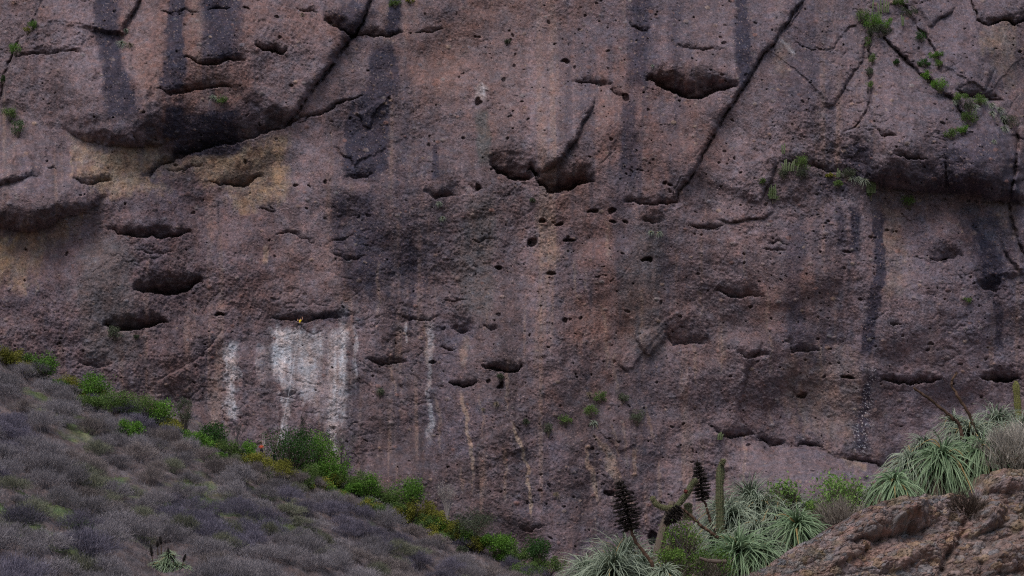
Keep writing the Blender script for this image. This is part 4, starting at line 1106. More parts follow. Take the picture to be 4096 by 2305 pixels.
# left group
puya(2500, 2235, 210, 22.9, (0.0, -0.3, 0.95), 'tall silvery bromeliad at the back of the left clump', 5, SILVER, 240, 20, droop=0.35)
puya(2350, 2300, 170, 22.3, (-0.35, -0.4, 0.85), 'silvery bromeliad at the far left of the left clump, leaves arching over the scrub', 6, SILVER, 190, 10, droop=0.4)
puya(2615, 2260, 150, 22.9, (0.3, -0.35, 0.9), 'silvery bromeliad between the left clump and the brown cactus trunk', 7, SILVER, 170, 20)
puya(3000, 2000, 190, 24.4, (0.0, -0.25, 0.97), 'long-leaved pale bromeliad reaching highest in the middle clump', 21, SILVER, 220, 20, droop=0.35)
puya(2890, 2050, 160, 24.1, (-0.3, -0.35, 0.9), 'pale bromeliad touching the foot of the tall column cactus', 22, SILVER, 200, 20)
puya(3170, 2030, 150, 24.4, (0.25, -0.3, 0.92), 'pale bromeliad at the back right of the middle clump', 23, SILVER, 180, 20)
puya(3045, 2215, 140, 22.3, (0.3, -0.7, 0.55), 'green bromeliad low in the middle clump, right beside the lowest one', 24, (GRN[0], (0.27, 0.37, 0.22)), 150, 40)
p1 = puya(2450, 2290, 250, 21.6, (-0.1, -0.45, 0.9), 'silvery bromeliad rosette at the bottom, leftmost of the foreground plants', 1, SILVER, 230, 30, droop=0.45)
puya(2560, 2290, 190, 22.2, (0.2, -0.3, 0.95), 'silvery bromeliad behind the leftmost rosette, under the left dark seed head', 2, SILVER, 200, 20, droop=0.4)
puya(2390, 2330, 150, 22.6, (-0.4, -0.3, 0.85), 'small silvery bromeliad peeking out left of all other foreground plants', 3, SILVER, 140, 10)
p4 = puya(2655, 2290, 90, 21.2, (0.2, -0.7, 0.7), 'small bromeliad with tan dead leaves at the foot of the left seed head stalk', 4, SILVER, 90, 60, droop=0.5)
seed_head(p4, [(2640,2320),(2622,2285),(2605,2245),(2565,2195),(2535,2150),(2522,2112)], [(2524,2118),(2478,1925)], 0.22, 5, 21.2)
# middle group
M1 = puya(2955, 2212, 190, 22.4, (-0.15, -0.75, 0.6), 'green bromeliad rosette with spreading leaves, lowest of the middle clump', 11, (GRN[0], (0.27, 0.37, 0.22)), 190, 40, droop=0.35, w0=0.0165)
p5 = puya(2930, 2080, 190, 23.6, (-0.2, -0.4, 0.9), 'silvery bromeliad behind the tall column cactus', 12, SILVER, 210, 30)
puya(3030, 2040, 200, 24.0, (0.1, -0.3, 0.95), 'tall pale bromeliad at the top of the middle clump', 13, SILVER, 230, 30)
puya(3110, 2080, 170, 23.6, (0.3, -0.4, 0.85), 'silvery bromeliad on the upper right of the middle clump', 14, SILVER, 200, 60)
puya(3040, 2130, 170, 23.0, (-0.1, -0.6, 0.8), 'silvery bromeliad in the centre of the middle clump, over the green rosette', 15, SILVER, 190, 80, droop=0.6)
puya(3188, 2108, 150, 22.6, (0.05, -0.9, 0.35), 'round green-centred bromeliad beside the bare outcrop edge, left of the leafy shrub', 16, (GRN[0], (0.27, 0.37, 0.22)), 170, 20, droop=0.4, w0=0.0165)
puya(3090, 2200, 130, 22.5, (0.3, -0.6, 0.6), 'bromeliad with a grey dead skirt just above the outcrop slope', 17, SILVER, 120, 110, droop=0.7)
puya(2870, 2160, 120, 22.8, (-0.5, -0.5, 0.7), 'small bromeliad left of the lowest green rosette', 18, SILVER, 110, 20)
puya(3240, 2030, 110, 24.0, (0.1, -0.4, 0.9), 'small silvery bromeliad between the middle clump and the leafy shrub', 19, SILVER, 110, 20)
seed_head(p5, [(2870,2160),(2852,2110),(2838,2070),(2822,2020),(2808,1992)], [(2812,2000),(2790,1848)], 0.17, 6, 23.4, sr=0.022, tiers=11)
# right group
puya(3580, 1935, 125, 22.7, (-0.15, -0.95, 0.35), 'low green rosette at the left end of the right-hand bromeliad row', 31, (GRN[0], (0.27, 0.37, 0.22)), 150, 70, droop=0.55, w0=0.0165)
puya(3645, 1850, 150, 23.2, (-0.3, -0.6, 0.7), 'bromeliad behind and above the leftmost rosette of the right-hand row', 32, SILVER, 170, 90, droop=0.6)
p6 = puya(3768, 1838, 185, 23.0, (-0.05, -0.95, 0.4), 'large green rosette with drooping leaves in the middle of the right-hand row', 33, (GRN[0], (0.27, 0.37, 0.22)), 230, 150, droop=0.6, w0=0.0165)
puya(3930, 1815, 165, 22.9, (0.05, -0.92, 0.45), 'green rosette nearest the right boulder, right of the large middle one', 34, (GRN[0], (0.27, 0.37, 0.22)), 210, 130, droop=0.6, w0=0.0165)
p7 = puya(3880, 1740, 170, 24.0, (-0.1, -0.4, 0.9), 'pale bromeliad standing behind the two green rosettes, under the curved bare stalk', 35, SILVER, 210, 60)
puya(3990, 1700, 190, 24.4, (0.1, -0.35, 0.95), 'tall pale bromeliad reaching highest near the right border', 36, SILVER, 240, 60)
puya(4080, 1730, 180, 23.8, (0.2, -0.5, 0.8), 'pale bromeliad cut by the right border below the column cactus', 37, SILVER, 210, 120, droop=0.6)
puya(3700, 1790, 130, 24.2, (-0.3, -0.4, 0.9), 'silvery bromeliad behind the left half of the right-hand row', 38, SILVER, 150, 30)
puya(3820, 1700, 120, 24.6, (-0.2, -0.3, 0.95), 'small bromeliad behind the base of the two bare stalks', 39, SILVER, 130, 20)
puya(3500, 1970, 90, 23.2, (-0.4, -0.5, 0.7), 'thin bromeliad leaves trailing at the left foot of the right-hand row', 40, SILVER, 80, 60, droop=0.5)
seed_head(p6, [(3850,1760),(3842,1700),(3800,1660),(3745,1615),(3690,1575),(3655,1552)], None, 0, 7, 23.4, sr=0.025)
seed_head(p7, [(3905,1760),(3895,1700),(3868,1640),(3830,1590),(3808,1545),(3808,1515),(3826,1488)], None, 0, 8, 23.8, sr=0.024)
tw_ = Soup(); r8 = np.random.default_rng(4)
for k in range(9):
    f = k / 9; q = np.array(at(3655 + 62 * f, 1552 + 48 * f, 23.4)) - np.array(p6.location)
    strips(tw_, q[None], (q + np.array([r8.choice([-1, 1]) * 0.09, r8.normal(0, .04), 0.05 + r8.normal(0, .03)]))[None], 0.008, np.array([0.10, 0.07, 0.055]), r=r8)
tw_.obj('twigs', M_WOOD, p6)

# ---- cacti
CG = (0.10, 0.112, 0.055)
def spines(s, V, n, seed, L=0.03):
    r = np.random.default_rng(seed); m = V.shape[0] * V.shape[1]
    c = V.mean(1, keepdims=True); d = unit(V - c).reshape(-1, 3); P0 = V.reshape(-1, 3)
    i = r.integers(0, m, n)
    strips(s, P0[i], P0[i] + unit(d[i] + r.normal(0, .5, (n, 3))) * L, 0.003, np.array([0.20, 0.165, 0.11]) * r.uniform(0.6, 1.3, (n, 1)), r=r)
def cactus_arm(root, pts, Y, radpx, name='stem', col=CG, seed=1, ribs=11, spn=900):
    o = Vector(root.location); Q = np.array([np.array(at(q[0], q[1], Y) - o) for q in pts])
    tt = np.linspace(0, len(Q) - 1, 26)
    C_ = np.stack([np.interp(tt, np.arange(len(Q)), Q[:, k]) for k in range(3)], -1)
    for _ in range(4): C_[1:-1] = (C_[:-2] + C_[1:-1] * 2 + C_[2:]) / 4
    r = radpx * Y / FOC; e = np.linspace(0, 1, 26)
    rad = r * (0.93 + 0.08 * np.sin(e * 21 + seed)) * np.where(e > 0.88, np.sqrt(np.clip(1 - ((e - 0.88) / 0.13) ** 2, 0.03, 1)), 1)
    s = Soup(); colv = np.array(col) * (0.85 + 0.35 * e[:, None])
    V = tube(s, C_, rad, 44, col, ribs=ribs, ribd=0.10)
    spines(s, V, spn, seed)
    return s.obj(name, M_WOOD, root, smooth=True)
c1 = empty('column_cactus', (at(2884, 2100, 22.9).x, 22.9, ground_at(at(2884, 2100, 22.9).x, 22.9)))
cactus_arm(c1, [(2884, 2200), (2880, 2060), (2878, 1950), (2885, 1850)], 22.9, 15.5, seed=3, spn=2200)
cactus_arm(c1, [(2886, 1858), (2893, 1848), (2894, 1836)], 22.8, 9, 'bud', seed=4, spn=300)
tag(c1, 'straight ribbed column cactus with a round bud on top, right of a dark seed head', 'cactus')
c2 = empty('branching_cactus', (at(2620, 2330, 22.6).x, 22.6, ground_at(at(2620, 2330, 22.6).x, 22.6)))
tk = Soup(); o2 = Vector(c2.location)
tube(tk, [np.array(at(q[0], q[1], 22.6) - o2) for q in [(2605,2380),(2618,2290),(2638,2190),(2662,2090),(2692,2008)]], [0.10, 0.085, 0.075, 0.068, 0.05], 16, (0.135, 0.105, 0.085), ribs=7, ribd=0.12)
tk.obj('trunk', M_WOOD, c2)
cactus_arm(c2, [(2690,2030),(2660,2034),(2625,2020),(2606,1986)], 22.55, 10.5, 'arm', (0.15, 0.155, 0.075), seed=6, spn=900)
cactus_arm(c2, [(2690,2045),(2722,2008),(2752,1972),(2765,1940),(2788,1915)], 22.55, 11.5, 'arm', seed=7, spn=900)
cactus_arm(c2, [(2752,2080),(2752,2050),(2752,2012)], 22.7, 15, 'arm', (0.13, 0.15, 0.075), seed=8, spn=1500)
kn = Soup(); q = at(2744, 1967, 22.45) - o2
V = tube(kn, [np.array(q) + np.array([0, 0, -0.03]), np.array(q), np.array(q) + np.array([-0.02, 0, 0.035])], [0.02, 0.038, 0.012], 10, (0.10, 0.014, 0.012)); spines(kn, V, 160, 3, 0.02)
kn.obj('red_fruit', M_WOOD, c2)
tag(c2, 'old brown-trunked cactus with a curled green arm and a dark red fruit', 'cactus')
c3 = empty('column_cactus', (at(4072, 1700, 24.6).x, 24.6, ground_at(at(4072, 1700, 24.6).x, 24.6)))
cactus_arm(c3, [(4078, 1800), (4074, 1660), (4068, 1590), (4063, 1524)], 24.6, 13, col=(0.15, 0.15, 0.045), seed=9)
tag(c3, 'yellow-green column cactus at the right border among pale bromeliads', 'cactus')
c4 = empty('column_cactus', (at(2670, 2240, 22.3).x, 22.3, ground_at(at(2670, 2240, 22.3).x, 22.3)))
cactus_arm(c4, [(2672, 2290), (2672, 2230), (2676, 2182)], 22.3, 15, col=(0.14, 0.15, 0.06), seed=10)
tag(c4, 'short pale cactus stub in front of the brown-trunked one', 'cactus')

# dry head hanging from a fallen stalk
o_ = at(2845, 2135, 22.2)
fs = empty('dead_flower_stalk', o_)
seed_head(fs, [(2875,2150),(2810,2110),(2760,2060),(2722,2028)], [(2722,2030),(2660,2095)], 0.12, 21, 22.2, sr=0.022, tiers=8)
tag(fs, 'bent dry flower stalk whose dark head hangs against the brown cactus trunk', 'flower stalk')
st2 = Soup(); tube(st2, [np.array(at(*q, 21.6)) for q in [(2905,2246),(2870,2247),(2830,2243),(2797,2232)]], [0.032, 0.034, 0.03, 0.022], 9, (0.11, 0.085, 0.07))
tag(st2.obj('broken_branch', M_WOOD), 'short broken grey branch lying before the lowest green rosette', 'branch')
st3 = Soup(); tube(st3, [np.array(at(*q, 21.9)) for q in [(2752,2225),(2725,2190),(2705,2160),(2692,2128)]], [0.02, 0.018, 0.016, 0.01], 7, (0.05, 0.042, 0.04))
tag(st3.obj('dry_stick', M_WOOD), 'thin dark stick slanting up through the green foreground bush', 'stick')

def fg_bush(px, pyb, hw, hp, Y, cols, label, seed, nl=2600, ls=0.045, clumps=34, low=0.05):
    p = at(px, pyb, Y); k = Y / FOC
    root = empty('leafy_shrub', p)
    a, b = leafy_bush(seed, hw * k, hp * k, nl, cols, ls, clumps, low=low, wild=0.6)
    a.obj('foliage', M_LEAF, root)
    # fine branches under the leaves
    r = np.random.default_rng(seed); n = 420; R_ = hw * k; H = hp * k
    A2 = np.stack([r.normal(0, .3, n) * R_, r.normal(0, .3, n) * R_, r.uniform(0, .55, n) * H], -1)
    B2 = A2 + unit(np.stack([A2[:, 0] / R_ * 1.2 + r.normal(0, .5, n), A2[:, 1] / R_ + r.normal(0, .5, n), np.full(n, 1.0)], -1)) * (H * r.uniform(.15, .5, n))[:, None]
    strips(b, A2, B2, 0.005, np.array([0.14, 0.115, 0.095]) * r.uniform(.6, 1.2, (n, 1)), r=r)
    b.obj('branches', M_WOOD, root)
    tag(root, label, 'shrub')
LG = ((0.10, 0.19, 0.04), (0.22, 0.34, 0.10)); LG2 = ((0.07, 0.13, 0.025), (0.16, 0.27, 0.05))
fg_bush(3365, 2090, 125, 200, 23.4, LG, 'light green broad-leaved shrub above the outcrop, between the bromeliad clumps', 61, 2300, 0.05, 60)
fg_bush(3140, 2060, 70, 150, 24.2, LG, 'small light green shrub rising behind the round green-centred rosette', 62, 700, 0.055, 20)
fg_bush(3275, 2120, 60, 120, 22.9, LG2, 'bright green fine-leaved bush squeezed right of the round rosette', 63, 2200, 0.03, 16)
fg_bush(2735, 2300, 85, 235, 22.3, LG2, 'airy bright green bush around the brown cactus trunk', 64, 2300, 0.028, 44)
fg_bush(2840, 2320, 110, 120, 21.8, ((0.045, 0.10, 0.015), (0.11, 0.20, 0.03)), 'low green bush along the bottom border under the green rosette', 65, 1900, 0.03, 26)
fg_bush(2690, 2330, 70, 140, 21.5, LG2, 'small green bush at the bottom border beside the left stalk', 66, 2000, 0.03, 16)
dg = leafless_shrub(71, 0.48, 0.62, 60, 2600, ((0.26, 0.235, 0.20), (0.40, 0.37, 0.33)), tw=0.004, ln=0.17)
for q, l_ in [((4030, 1900, 22.5, 1.0), 'pale dry wispy shrub on top of the right boulder'), ((4105, 1880, 22.6, 1.1), 'pale dry wispy shrub cut by the right border above the boulder')]:
    p = at(q[0], q[1], q[2]); o = dg.obj('dry_shrub', M_TWIG) if q[0] == 4030 else link_copy(bpy.data.objects['dry_shrub'])
    o.location = (p.x, p.y, ground_at(p.x, p.y)); o.scale = (q[3],) * 3; tag(o, l_, 'shrub')
dk_ = leafless_shrub(72, 0.30, 0.34, 50, 1500, ((0.05, 0.036, 0.028), (0.11, 0.085, 0.07)), tw=0.0035, ln=0.11).obj('dry_shrub', M_TWIG)
p = at(3870, 2080, 21.72); dk_.location = (p.x, p.y, ground_at(p.x, p.y) - 0.05); dk_.rotation_euler = (0.6, 0, 0)
tag(dk_, 'dark brown twiggy tangle in the crevice between the slab and the right boulder', 'shrub')
dk2 = leafless_shrub(73, 0.42, 0.40, 60, 1800, ((0.17, 0.145, 0.125), (0.30, 0.26, 0.22)), tw=0.0035, ln=0.12).obj('dry_shrub', M_TWIG)
p = at(3350, 2105, 22.4); dk2.location = (p.x, p.y, ground_at(p.x, p.y)); tag(dk2, 'grey-brown dry twiggy shrub at the foot of the light green shrub', 'shrub')

# rosettes with dark seed heads low on the hillside
hp_ = on_hill(660, 2290)
hr = empty('bromeliad', hp_)
for k, (dx, dz, L_) in enumerate([(0, 0.7, 1.5), (-1.0, 0.5, 1.2), (1.1, 0.5, 1.3), (0.3, 1.6, 1.1), (1.9, 0.3, 1.0)]):
    rosette_soup(200 + k, L_ * 1.25, 110, (0.1, -0.5, 0.8), ((0.13, 0.19, 0.10), (0.30, 0.38, 0.25)), 0.05, 0.4, nseg=5).obj('leaves', M_PUYA, hr, loc=(dx, 0, dz))
hY = hp_.y - 0.3
for k, (x0, y0, x1, y1, xb, yb) in enumerate([(608,2225,602,2178,612,2262),(631,2187,629,2163,632,2220),(644,2178,640,2146,646,2215),(676,2222,672,2190,672,2262),(694,2240,695,2218,694,2268),(671,2240,669,2228,673,2268),(734,2245,742,2216,728,2270)]):
    seed_head(hr, [(xb, yb), ((xb + x0) / 2, (yb + y0) / 2), (x0, y0)], [(x0, y0), (x1, y1)], 0.24, 30 + k, hY, sr=0.05, tiers=8, core=0.13)
tag(hr, 'clump of rosettes with seven dark seed heads on the lower left hillside', 'bromeliad')
# ---------------------------------------------------------------- plants rooted on the cliff
M_CACT = M_WOOD
def cliff_tuft(px, py, rp, label, cols=SILVER, kind='bromeliad', n=60, seed=None, dry=False):
    p = cliff_pt(px, py, 0.1); L = rp * p.y / FOC * 1.15
    o = rosette_soup(seed or int(px + py * 3), L, n, (0, -0.75, 0.55), cols, 0.045 if rp > 18 else 0.035, 0.5, 5, 110, nseg=5).obj('bromeliad', M_PUYA)
    o.location = p; tag(o, label, 'bromeliad')
def cliff_shrub(px, py, hw, hp, kind, label, wisp=False):
    p = cliff_pt(px, py + hp * 0.35, 0.15)
    bush(px, py, hw * 1.1, hp * 1.1, kind, label, on=p, ls=0.17, name='cliff_shrub', cat='shrub')
def cliff_cacti(px, pyb, cols, label, seed=1):
    """cols = (dx, height px, lean px) of each stem"""
    p = cliff_pt(px, pyb, 0.3); k = p.y / FOC
    root = empty('cactus_cluster', p); 
    for dx, h, ln in cols:
        s = Soup()
        tube(s, [(dx * k, -0.1, -0.2), (dx * k + ln * k * 0.3, -0.2, h * k * 0.5), (dx * k + ln * k, -0.15, h * k)], [0.13, 0.14, 0.10], 10, (0.12, 0.15, 0.075), ribs=5, ribd=0.12)
        s.obj('stem', M_CACT, root)
    tag(root, label, 'cactus')
GRYT = ((0.14, 0.17, 0.12), (0.28, 0.32, 0.26)); DRYT = DRY
for a in [(503,120,16,'small blue-green bromeliad in the crack above a larger tuft, upper left'),
          (487,172,30,'drooping grass-like bromeliad below the small one in the upper left crack'),
          (520,178,22,'dry-tipped bromeliad on the right of the drooping tuft, upper left'),
          (853,388,20,'whitish bromeliad alone on the rock right of the upper left overhang'),
          (1209,56,14,'dry tuft at the top beside a cave mouth, left of centre'),
          (1757,812,16,'small bromeliad under the left shallow cave at mid height'),
          (1770,872,16,'small bromeliad just below another, at mid height on the grey streak'),
          (2604,928,17,'left of two pale tufts below the shaded hollow'),
          (2638,932,18,'right of two pale tufts below the shaded hollow'),
          (2610,262,9,'tiny tuft at the left lip of the large upper cave'),
          (3820,405,17,'lone blue-green bromeliad on the upper right ledge, left of the shrubs'),
          (3900,428,26,'bromeliad at the left end of the big upper right ledge row'),
          (3935,402,24,'bromeliad on the upper edge of the big upper right ledge row'),
          (3966,420,26,'pale bromeliad in the middle of the big upper right ledge row'),
          (3968,452,22,'bromeliad hanging below the middle of the upper right ledge row'),
          (4000,438,26,'silvery bromeliad right of centre in the upper right ledge row'),
          (4010,470,24,'bromeliad low on the right of the upper right ledge row'),
          (4016,512,28,'green bromeliad hanging lowest under the upper right ledge'),
          (3975,564,15,'small pale bromeliad on bare rock below the upper right ledge'),
          (3432,716,26,'left bromeliad on the ledge beside the tall cactus cluster'),
          (3458,722,24,'right bromeliad on the ledge beside the tall cactus cluster'),
          (3405,712,16,'small bromeliad at the left end of the ledge bromeliads'),
          (2375,1690,22,'silvery bromeliad hanging lowest in the crack right of bottom centre')]:
    cliff_tuft(a[0], a[1], a[2], a[3], GRYT if 'dry' not in a[3] else DRYT)
cliff_tuft(2356, 1575, 18, 'dry tan bromeliad at the top of the crack right of bottom centre', DRYT)
cliff_tuft(2225, 1975, 16, 'dry tan tuft low on the wall above the bottom centre', DRYT)
cliff_tuft(1985, 1612, 14, 'dry tuft on the small ledge right of the pale streaks', DRYT)
cliff_tuft(1932, 1635, 9, 'tiny dry tuft left of the one on the small ledge', DRYT)
for a in [(128,105,24,40,'green','bright green bush in the upper left crack'),(108,125,16,26,'olive','yellowish bush touching the bright green one in the upper left crack'),
          (60,200,26,56,'green','green bush lower down the upper left crack'),(40,462,38,50,'mid','dull green bush at the left border'),(72,520,34,70,'dark','dark green bush below the dull one at the left border'),
          (12,320,10,30,'dark','thin dark plant in the left border crack'),
          (885,405,24,34,'mid','faint olive shrub right of the whitish tuft'),(1580,18,28,30,'mid','green tuft at the top above a dark streak, left of centre'),(1640,8,22,22,'olive','olive tuft at the top border left of centre'),
          (2028,168,16,18,'grey','small grey shrub on the wall, top centre'),(3495,95,46,60,'green','green bush among cacti at the upper right'),(3535,105,50,40,'green','wide green bush right of the cacti at the upper right'),
          (3450,70,34,50,'mid','dull shrub left of the green cactus bushes'),(3520,130,60,40,'grey','grey shrub under the green cactus bushes'),(3470,175,16,50,'mid','thin plants below the grey shrub, upper right'),
          (3490,240,18,40,'mid','small green plant in the crack right of a pale stone'),(3480,290,18,36,'grey','grey plant in the crack, third below the green bushes'),(3482,345,16,30,'mid','plant in the crack at the foot of the ridge'),
          (3600,15,36,22,'mid','green plants at the top border, right'),(3640,50,40,36,'grey','grey bush at the top of the right crack'),(3685,150,26,40,'dark','dark bush where two cracks meet, upper right'),
          (3745,225,34,34,'green','bright patch of leaves on the upper right slab edge'),(3755,260,22,30,'mid','small shrub below the bright slab-edge patch'),
          (3712,310,36,44,'green','long green bush on the diagonal ridge, upper part'),(3765,350,42,56,'green','long green bush on the diagonal ridge, lower part'),(3590,250,20,24,'dark','dark plant under the diagonal overhang'),
          (3700,255,36,30,'dark','dark plant in the diagonal hollow'),(3845,395,32,40,'mid','olive bush left of the ledge row'),(3850,525,30,34,'green','bright green bush below the ledge row'),(3805,540,30,38,'mid','dull green bush left of the bright one below the ledge row'),
          (3880,480,36,56,'mid','loose green shrub between the ledge row and the bright bush'),(3920,405,36,50,'mid','green bush behind the left end of the ledge row'),(4045,490,30,50,'grey','grey shrub at the right end of the ledge row'),
          (3880,430,30,40,'grey','grey-brown shrub left of the ledge row'),
          (3203,665,34,56,'mid','round olive shrub on the lower ledge beside curved cacti'),(3205,700,30,40,'grey','grey shrub under the round olive one'),(3135,700,28,44,'grey','grey shrub beneath the curved cacti'),
          (3390,700,34,44,'grey','grey-green round bush right of the small ledge cactus'),(3350,740,26,26,'mid','green bush on the slope under the small ledge cactus'),(3320,705,24,16,'olive','yellow-green patch on the ledge edge'),
          (3485,775,20,70,'mid','shrub around the tall cactus cluster'),(3090,790,24,60,'mid','shrub below the left cactus cluster, mid right'),(3050,730,16,26,'mid','dim plant left of the left cactus cluster'),
          (3640,815,34,56,'mid','green bush under the right ledge at mid height'),(3870,1205,18,22,'mid','small green plant under the dark square hollow'),
          (2400,1595,30,44,'mid','olive shrub at the top of the crack, right of a dry tuft'),(2362,1650,30,46,'mid','round grey-green shrub above the silvery bromeliad'),(2262,1690,30,40,'mid','olive shrub left of the crack plants'),
          (2195,1725,24,54,'grey','faint shrub on the wall left of the olive one'),(2106,1692,16,22,'grey','tiny shrub between two tan streaks'),(2550,1680,36,56,'grey','wispy grey-green shrub on the bare wall, right of bottom centre'),
          (2495,1595,24,36,'grey','thin grey shrub above and left of the wispy one'),(1520,1575,18,30,'grey','small shrub on the wall left of bottom centre'),
          (460,1340,30,50,'grey','grey grass-like plant in the lower left cave mouth'),(545,1350,16,14,'grey','small grey plant under the lower left cave'),
          (2003,1512,16,26,'grey','small grey plant hanging from the central cave lip'),(2130,805,10,20,'grey','tiny plant under the central caves')]:
    cliff_shrub(a[0], a[1], a[2], a[3], a[4], a[5])
cliff_cacti(3500, 108, [(0, 58, 2), (-10, 66, 0), (8, 40, 0), (-22, 22, 0), (18, 70, 3), (26, 60, 2)], 'cluster of slender cacti inside the green bushes, upper right')
cliff_cacti(3530, 48, [(-6, 60, 0), (6, 56, 4), (16, 50, 4), (-18, 40, -2), (24, 44, 5)], 'cactus cluster cut by the top border, right')
cliff_cacti(3609, 100, [(0, 44, -2), (4, 36, 4)], 'pair of cacti on bare rock right of the green bushes')
cliff_cacti(3490, 40, [(0, 50, 8)], 'single yellowish bent cactus at the top border', 3)
cliff_cacti(3435, 82, [(0, 34, 6)], 'single leaning cactus left of the green bushes')
cliff_cacti(3150, 682, [(-18, 30, -6), (-12, 44, 2), (-4, 48, 0), (4, 34, 6), (24, 46, 8), (14, 40, 12), (40, 30, 14)], 'cluster of curved cacti at the left end of the lower ledge')
cliff_cacti(3352, 706, [(0, 34, 0), (6, 26, 2), (-4, 16, -2)], 'small three-stemmed cactus in the middle of the lower ledge')
cliff_cacti(3482, 770, [(-14, 66, -2), (-6, 86, 0), (2, 96, 2), (10, 80, 4), (16, 84, 8), (-10, 50, -4), (6, 60, 0), (18, 36, 4)], 'tall cactus cluster at the right end of the lower ledge')
cliff_cacti(3090, 792, [(-10, 44, -2), (-4, 56, 0), (4, 50, 2), (10, 60, 4), (-12, 26, -3), (12, 34, 3)], 'cactus cluster in the corner left of the lower ledge')
cliff_cacti(3135, 612, [(-6, 34, 0), (2, 40, 3)], 'pair of thin cacti above the lower ledge')
cliff_cacti(2880, 1755, [(-8, 22, 6), (0, 26, 6), (6, 18, 8)], 'small curved cacti in the dark hollow above the slab')

# ---------------------------------------------------------------- people
def flat_mat(name, c, rough=0.8):
    m, nt, b = new_mat(name); b.inputs['Base Color'].default_value = (*c, 1); b.inputs['Roughness'].default_value = rough
    n = N(nt, 'ShaderNodeTexNoise'); n.inputs['Scale'].default_value = 14; bp = N(nt, 'ShaderNodeBump'); bp.inputs['Strength'].default_value = 0.3; bp.inputs['Distance'].default_value = 0.01
    nt.links.new(n.outputs['Fac'], bp.inputs['Height']); nt.links.new(bp.outputs[0], b.inputs['Normal'])
    return m
SKIN = flat_mat('skin', (0.42, 0.22, 0.15), 0.6); YEL = flat_mat('yellow_cloth', (0.70, 0.52, 0.03)); BLK = flat_mat('black_cloth', (0.018, 0.018, 0.024))
RED = flat_mat('red_cloth', (0.48, 0.075, 0.035)); HAIR = flat_mat('dark_hair', (0.02, 0.016, 0.014)); ROPE = flat_mat('rope_fibre', (0.45, 0.47, 0.52)); BLU = flat_mat('pale_strap', (0.5, 0.55, 0.62))
def skinned(name, verts, edges, radii, mat, parent, root=0, sub=2):
    me = bpy.data.meshes.new(name); me.from_pydata(verts, edges, [])
    o = bpy.data.objects.new(name, me); COL.objects.link(o); o.parent = parent
    m = o.modifiers.new('skin', 'SKIN'); m.use_smooth_shade = True
    sv = me.skin_vertices[0].data if me.skin_vertices else None
    if sv is None:
        bm = bmesh.new(); bm.from_mesh(me); bm.verts.layers.skin.verify(); bm.to_mesh(me); bm.free(); sv = me.skin_vertices[0].data
    for i, r in enumerate(radii):
        sv[i].radius = (r, r) if not isinstance(r, tuple) else r
        sv[i].use_root = (i == root)
    s = o.modifiers.new('sub', 'SUBSURF'); s.levels = sub; s.render_levels = sub
    me.materials.append(mat)
    return o
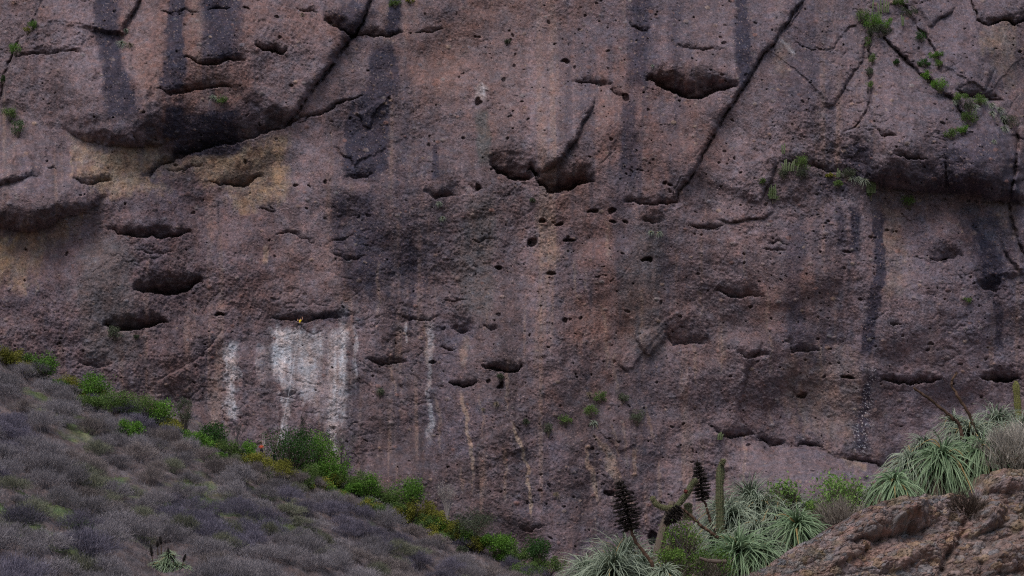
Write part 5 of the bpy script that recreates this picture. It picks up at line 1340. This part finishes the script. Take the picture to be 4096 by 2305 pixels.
def person(loc, J, label, shirt, legs_m, hairm, sleeves=False, rz=0.0, long_legs=False):
    """J: joints in metres from the pelvis; one skinned body, clothes over it"""
    root = empty('person', loc, rz)
    names = ['pelvis', 'belly', 'chest', 'neck', 'head', 'crown', 'shL', 'elL', 'wrL', 'haL', 'shR', 'elR', 'wrR', 'haR', 'hiL', 'knL', 'anL', 'toL', 'hiR', 'knR', 'anR', 'toR']
    idx = {n: i for i, n in enumerate(names)}
    rad = [0.13, 0.12, 0.14, 0.055, 0.092, 0.07, 0.06, 0.042, 0.03, 0.028, 0.06, 0.042, 0.03, 0.028, 0.09, 0.06, 0.042, 0.035, 0.09, 0.06, 0.042, 0.035]
    V = [J[n] for n in names]
    E = [('pelvis', 'belly'), ('belly', 'chest'), ('chest', 'neck'), ('neck', 'head'), ('head', 'crown'), ('chest', 'shL'), ('shL', 'elL'), ('elL', 'wrL'), ('wrL', 'haL'), ('chest', 'shR'), ('shR', 'elR'), ('elR', 'wrR'), ('wrR', 'haR'),
         ('pelvis', 'hiL'), ('hiL', 'knL'), ('knL', 'anL'), ('anL', 'toL'), ('pelvis', 'hiR'), ('hiR', 'knR'), ('knR', 'anR'), ('anR', 'toR')]
    E = [(idx[a], idx[b]) for a, b in E]
    for h, w in (('haL', 'wrL'), ('haR', 'wrR')):
        d = Vector(J[h]) - Vector(J[w]); d.normalize(); sdv = d.cross(Vector((0, 1, 0))); sdv.normalize()
        for k in range(5):
            off = (k - 2) * 0.02; ln = (0.045, 0.07, 0.08, 0.075, 0.055)[k]
            dd = d if k else (d + sdv * -1.2)
            tip = Vector(J[h]) + sdv * off + dd.normalized() * ln + Vector((0, 0.02, 0))
            V.append(tuple(tip)); rad.append(0.009); E.append((idx[h], len(V) - 1))
    # nose
    V.append(tuple(Vector(J['head']) + Vector((0, 0.11, 0)))); rad.append(0.018); E.append((idx['head'], len(V) - 1))
    skinned('body', V, E, rad, SKIN, root)
    g = lambda *n: [J[k] for k in n]
    if sleeves:
        skinned('jacket', g('pelvis', 'belly', 'chest', 'shL', 'elL', 'wrL', 'shR', 'elR', 'wrR'), [(0, 1), (1, 2), (2, 3), (3, 4), (4, 5), (2, 6), (6, 7), (7, 8)], [0.17, 0.165, 0.175, 0.09, 0.065, 0.05, 0.09, 0.065, 0.05], shirt, root)
    else:
        skinned('shirt', g('pelvis', 'belly', 'chest', 'shL', 'shR'), [(0, 1), (1, 2), (2, 3), (2, 4)], [0.145, 0.15, 0.165, 0.078, 0.078], shirt, root)
    skinned('trousers', g('pelvis', 'hiL', 'knL', 'anL' if long_legs else 'knL', 'hiR', 'knR', 'anR' if long_legs else 'knR') if long_legs else g('pelvis', 'hiL', 'knL', 'hiR', 'knR'),
            [(0, 1), (1, 2), (2, 3), (0, 4), (4, 5), (5, 6)] if long_legs else [(0, 1), (1, 2), (0, 3), (3, 4)],
            [0.15, 0.11, 0.08, 0.06, 0.11, 0.08, 0.06] if long_legs else [0.15, 0.115, 0.085, 0.115, 0.085], legs_m, root)
    hd = Vector(J['head']); cr = Vector(J['crown'])
    skinned('hair', [tuple(hd + Vector((0, -0.03, 0.01))), tuple(cr + Vector((0, -0.015, 0.01)))], [(0, 1)], [0.098, 0.082], hairm, root)
    for nm in ('L', 'R'):
        skinned('shoe', g('an' + nm, 'to' + nm), [(0, 1)], [0.05, 0.042], BLK, root)
    tag(root, label, 'person')
    return root
u = 1 / 23.6
def J2(x, y, d=0.0): return ((x - 1199) * u, d, -(y - 1293) * u)
JC = dict(pelvis=J2(1199,1294,-0.1), belly=J2(1200,1289,-0.12), chest=J2(1201,1284,-0.12), neck=J2(1202,1279.5,-0.1), head=J2(1202.5,1275.5,-0.08), crown=J2(1203,1272.5,-0.08),
          shL=J2(1196.5,1281,-0.1), elL=J2(1190,1284,-0.05), wrL=J2(1190.5,1279,0.1), haL=J2(1191,1277,0.15), shR=J2(1206,1281,-0.1), elR=J2(1209.5,1276,-0.05), wrR=J2(1207.5,1270,0.1), haR=J2(1206.5,1268,0.15),
          hiL=J2(1196.5,1296,-0.1), knL=J2(1188,1304,0.0), anL=J2(1189,1316,-0.1), toL=J2(1190,1321,0.1), hiR=J2(1202,1296,-0.1), knR=J2(1205,1306,0.05), anR=J2(1203,1317,-0.1), toR=J2(1204,1322,0.1))
cpt = cliff_pt(1199, 1293, 0.45)
person(cpt, JC, 'climber in a yellow sleeveless shirt and black trousers high on the white stained rock', YEL, BLK, HAIR, long_legs=True)
bpy.data.objects['person'].scale = (1.12, 1.0, 1.06)
ht = Soup()
rp = [cliff_pt(1202, 1297, 0.55), cliff_pt(1200, 1312, 0.5), cliff_pt(1193, 1326, 0.3), cliff_pt(1199, 1346, 0.3), cliff_pt(1180, 1420, 0.3), cliff_pt(1160, 1550, 0.3), cliff_pt(1130, 1700, 0.3), cliff_pt(1098, 1826, 0.6)]
tube(ht, [np.array(q) for q in rp], [0.022] * len(rp), 6, (0.45, 0.47, 0.52))
tag(ht.obj('climbing_rope', ROPE), 'pale rope hanging from the climber in yellow down the white stained wall', 'rope')
def stand(s=1.0):
    return dict(pelvis=(0,0,0), belly=(0,0,0.18), chest=(0,0,0.38), neck=(0,0,0.55), head=(0,0.02,0.68), crown=(0,0.01,0.78), shL=(-0.2,0,0.46), elL=(-0.42,0.02,0.26), wrL=(-0.24,0.14,0.12), haL=(-0.17,0.16,0.08),
                shR=(0.2,0,0.46), elR=(0.34,0.02,0.2), wrR=(0.22,0.16,0.1), haR=(0.16,0.18,0.08), hiL=(-0.1,0,-0.05), knL=(-0.13,0.03,-0.46), anL=(-0.14,0,-0.88), toL=(-0.15,0.14,-0.92), hiR=(0.1,0,-0.05), knR=(0.13,0.03,-0.46), anR=(0.14,0,-0.88), toR=(0.15,0.14,-0.92))
q = at(1046, 1797, 224.0)
person(q, stand(), 'person in a red jacket standing at the cliff foot beside bare saplings', RED, BLK, HAIR, sleeves=True, long_legs=True)
bpy.data.objects['person.001'].scale = (1.1, 1.1, 1.1)
q = at(1095, 1832, 224.0)
person(q, stand(), 'person with a red cap mostly hidden by bushes left of the largest dark green bush', BLK, BLK, RED, sleeves=True, long_legs=True)
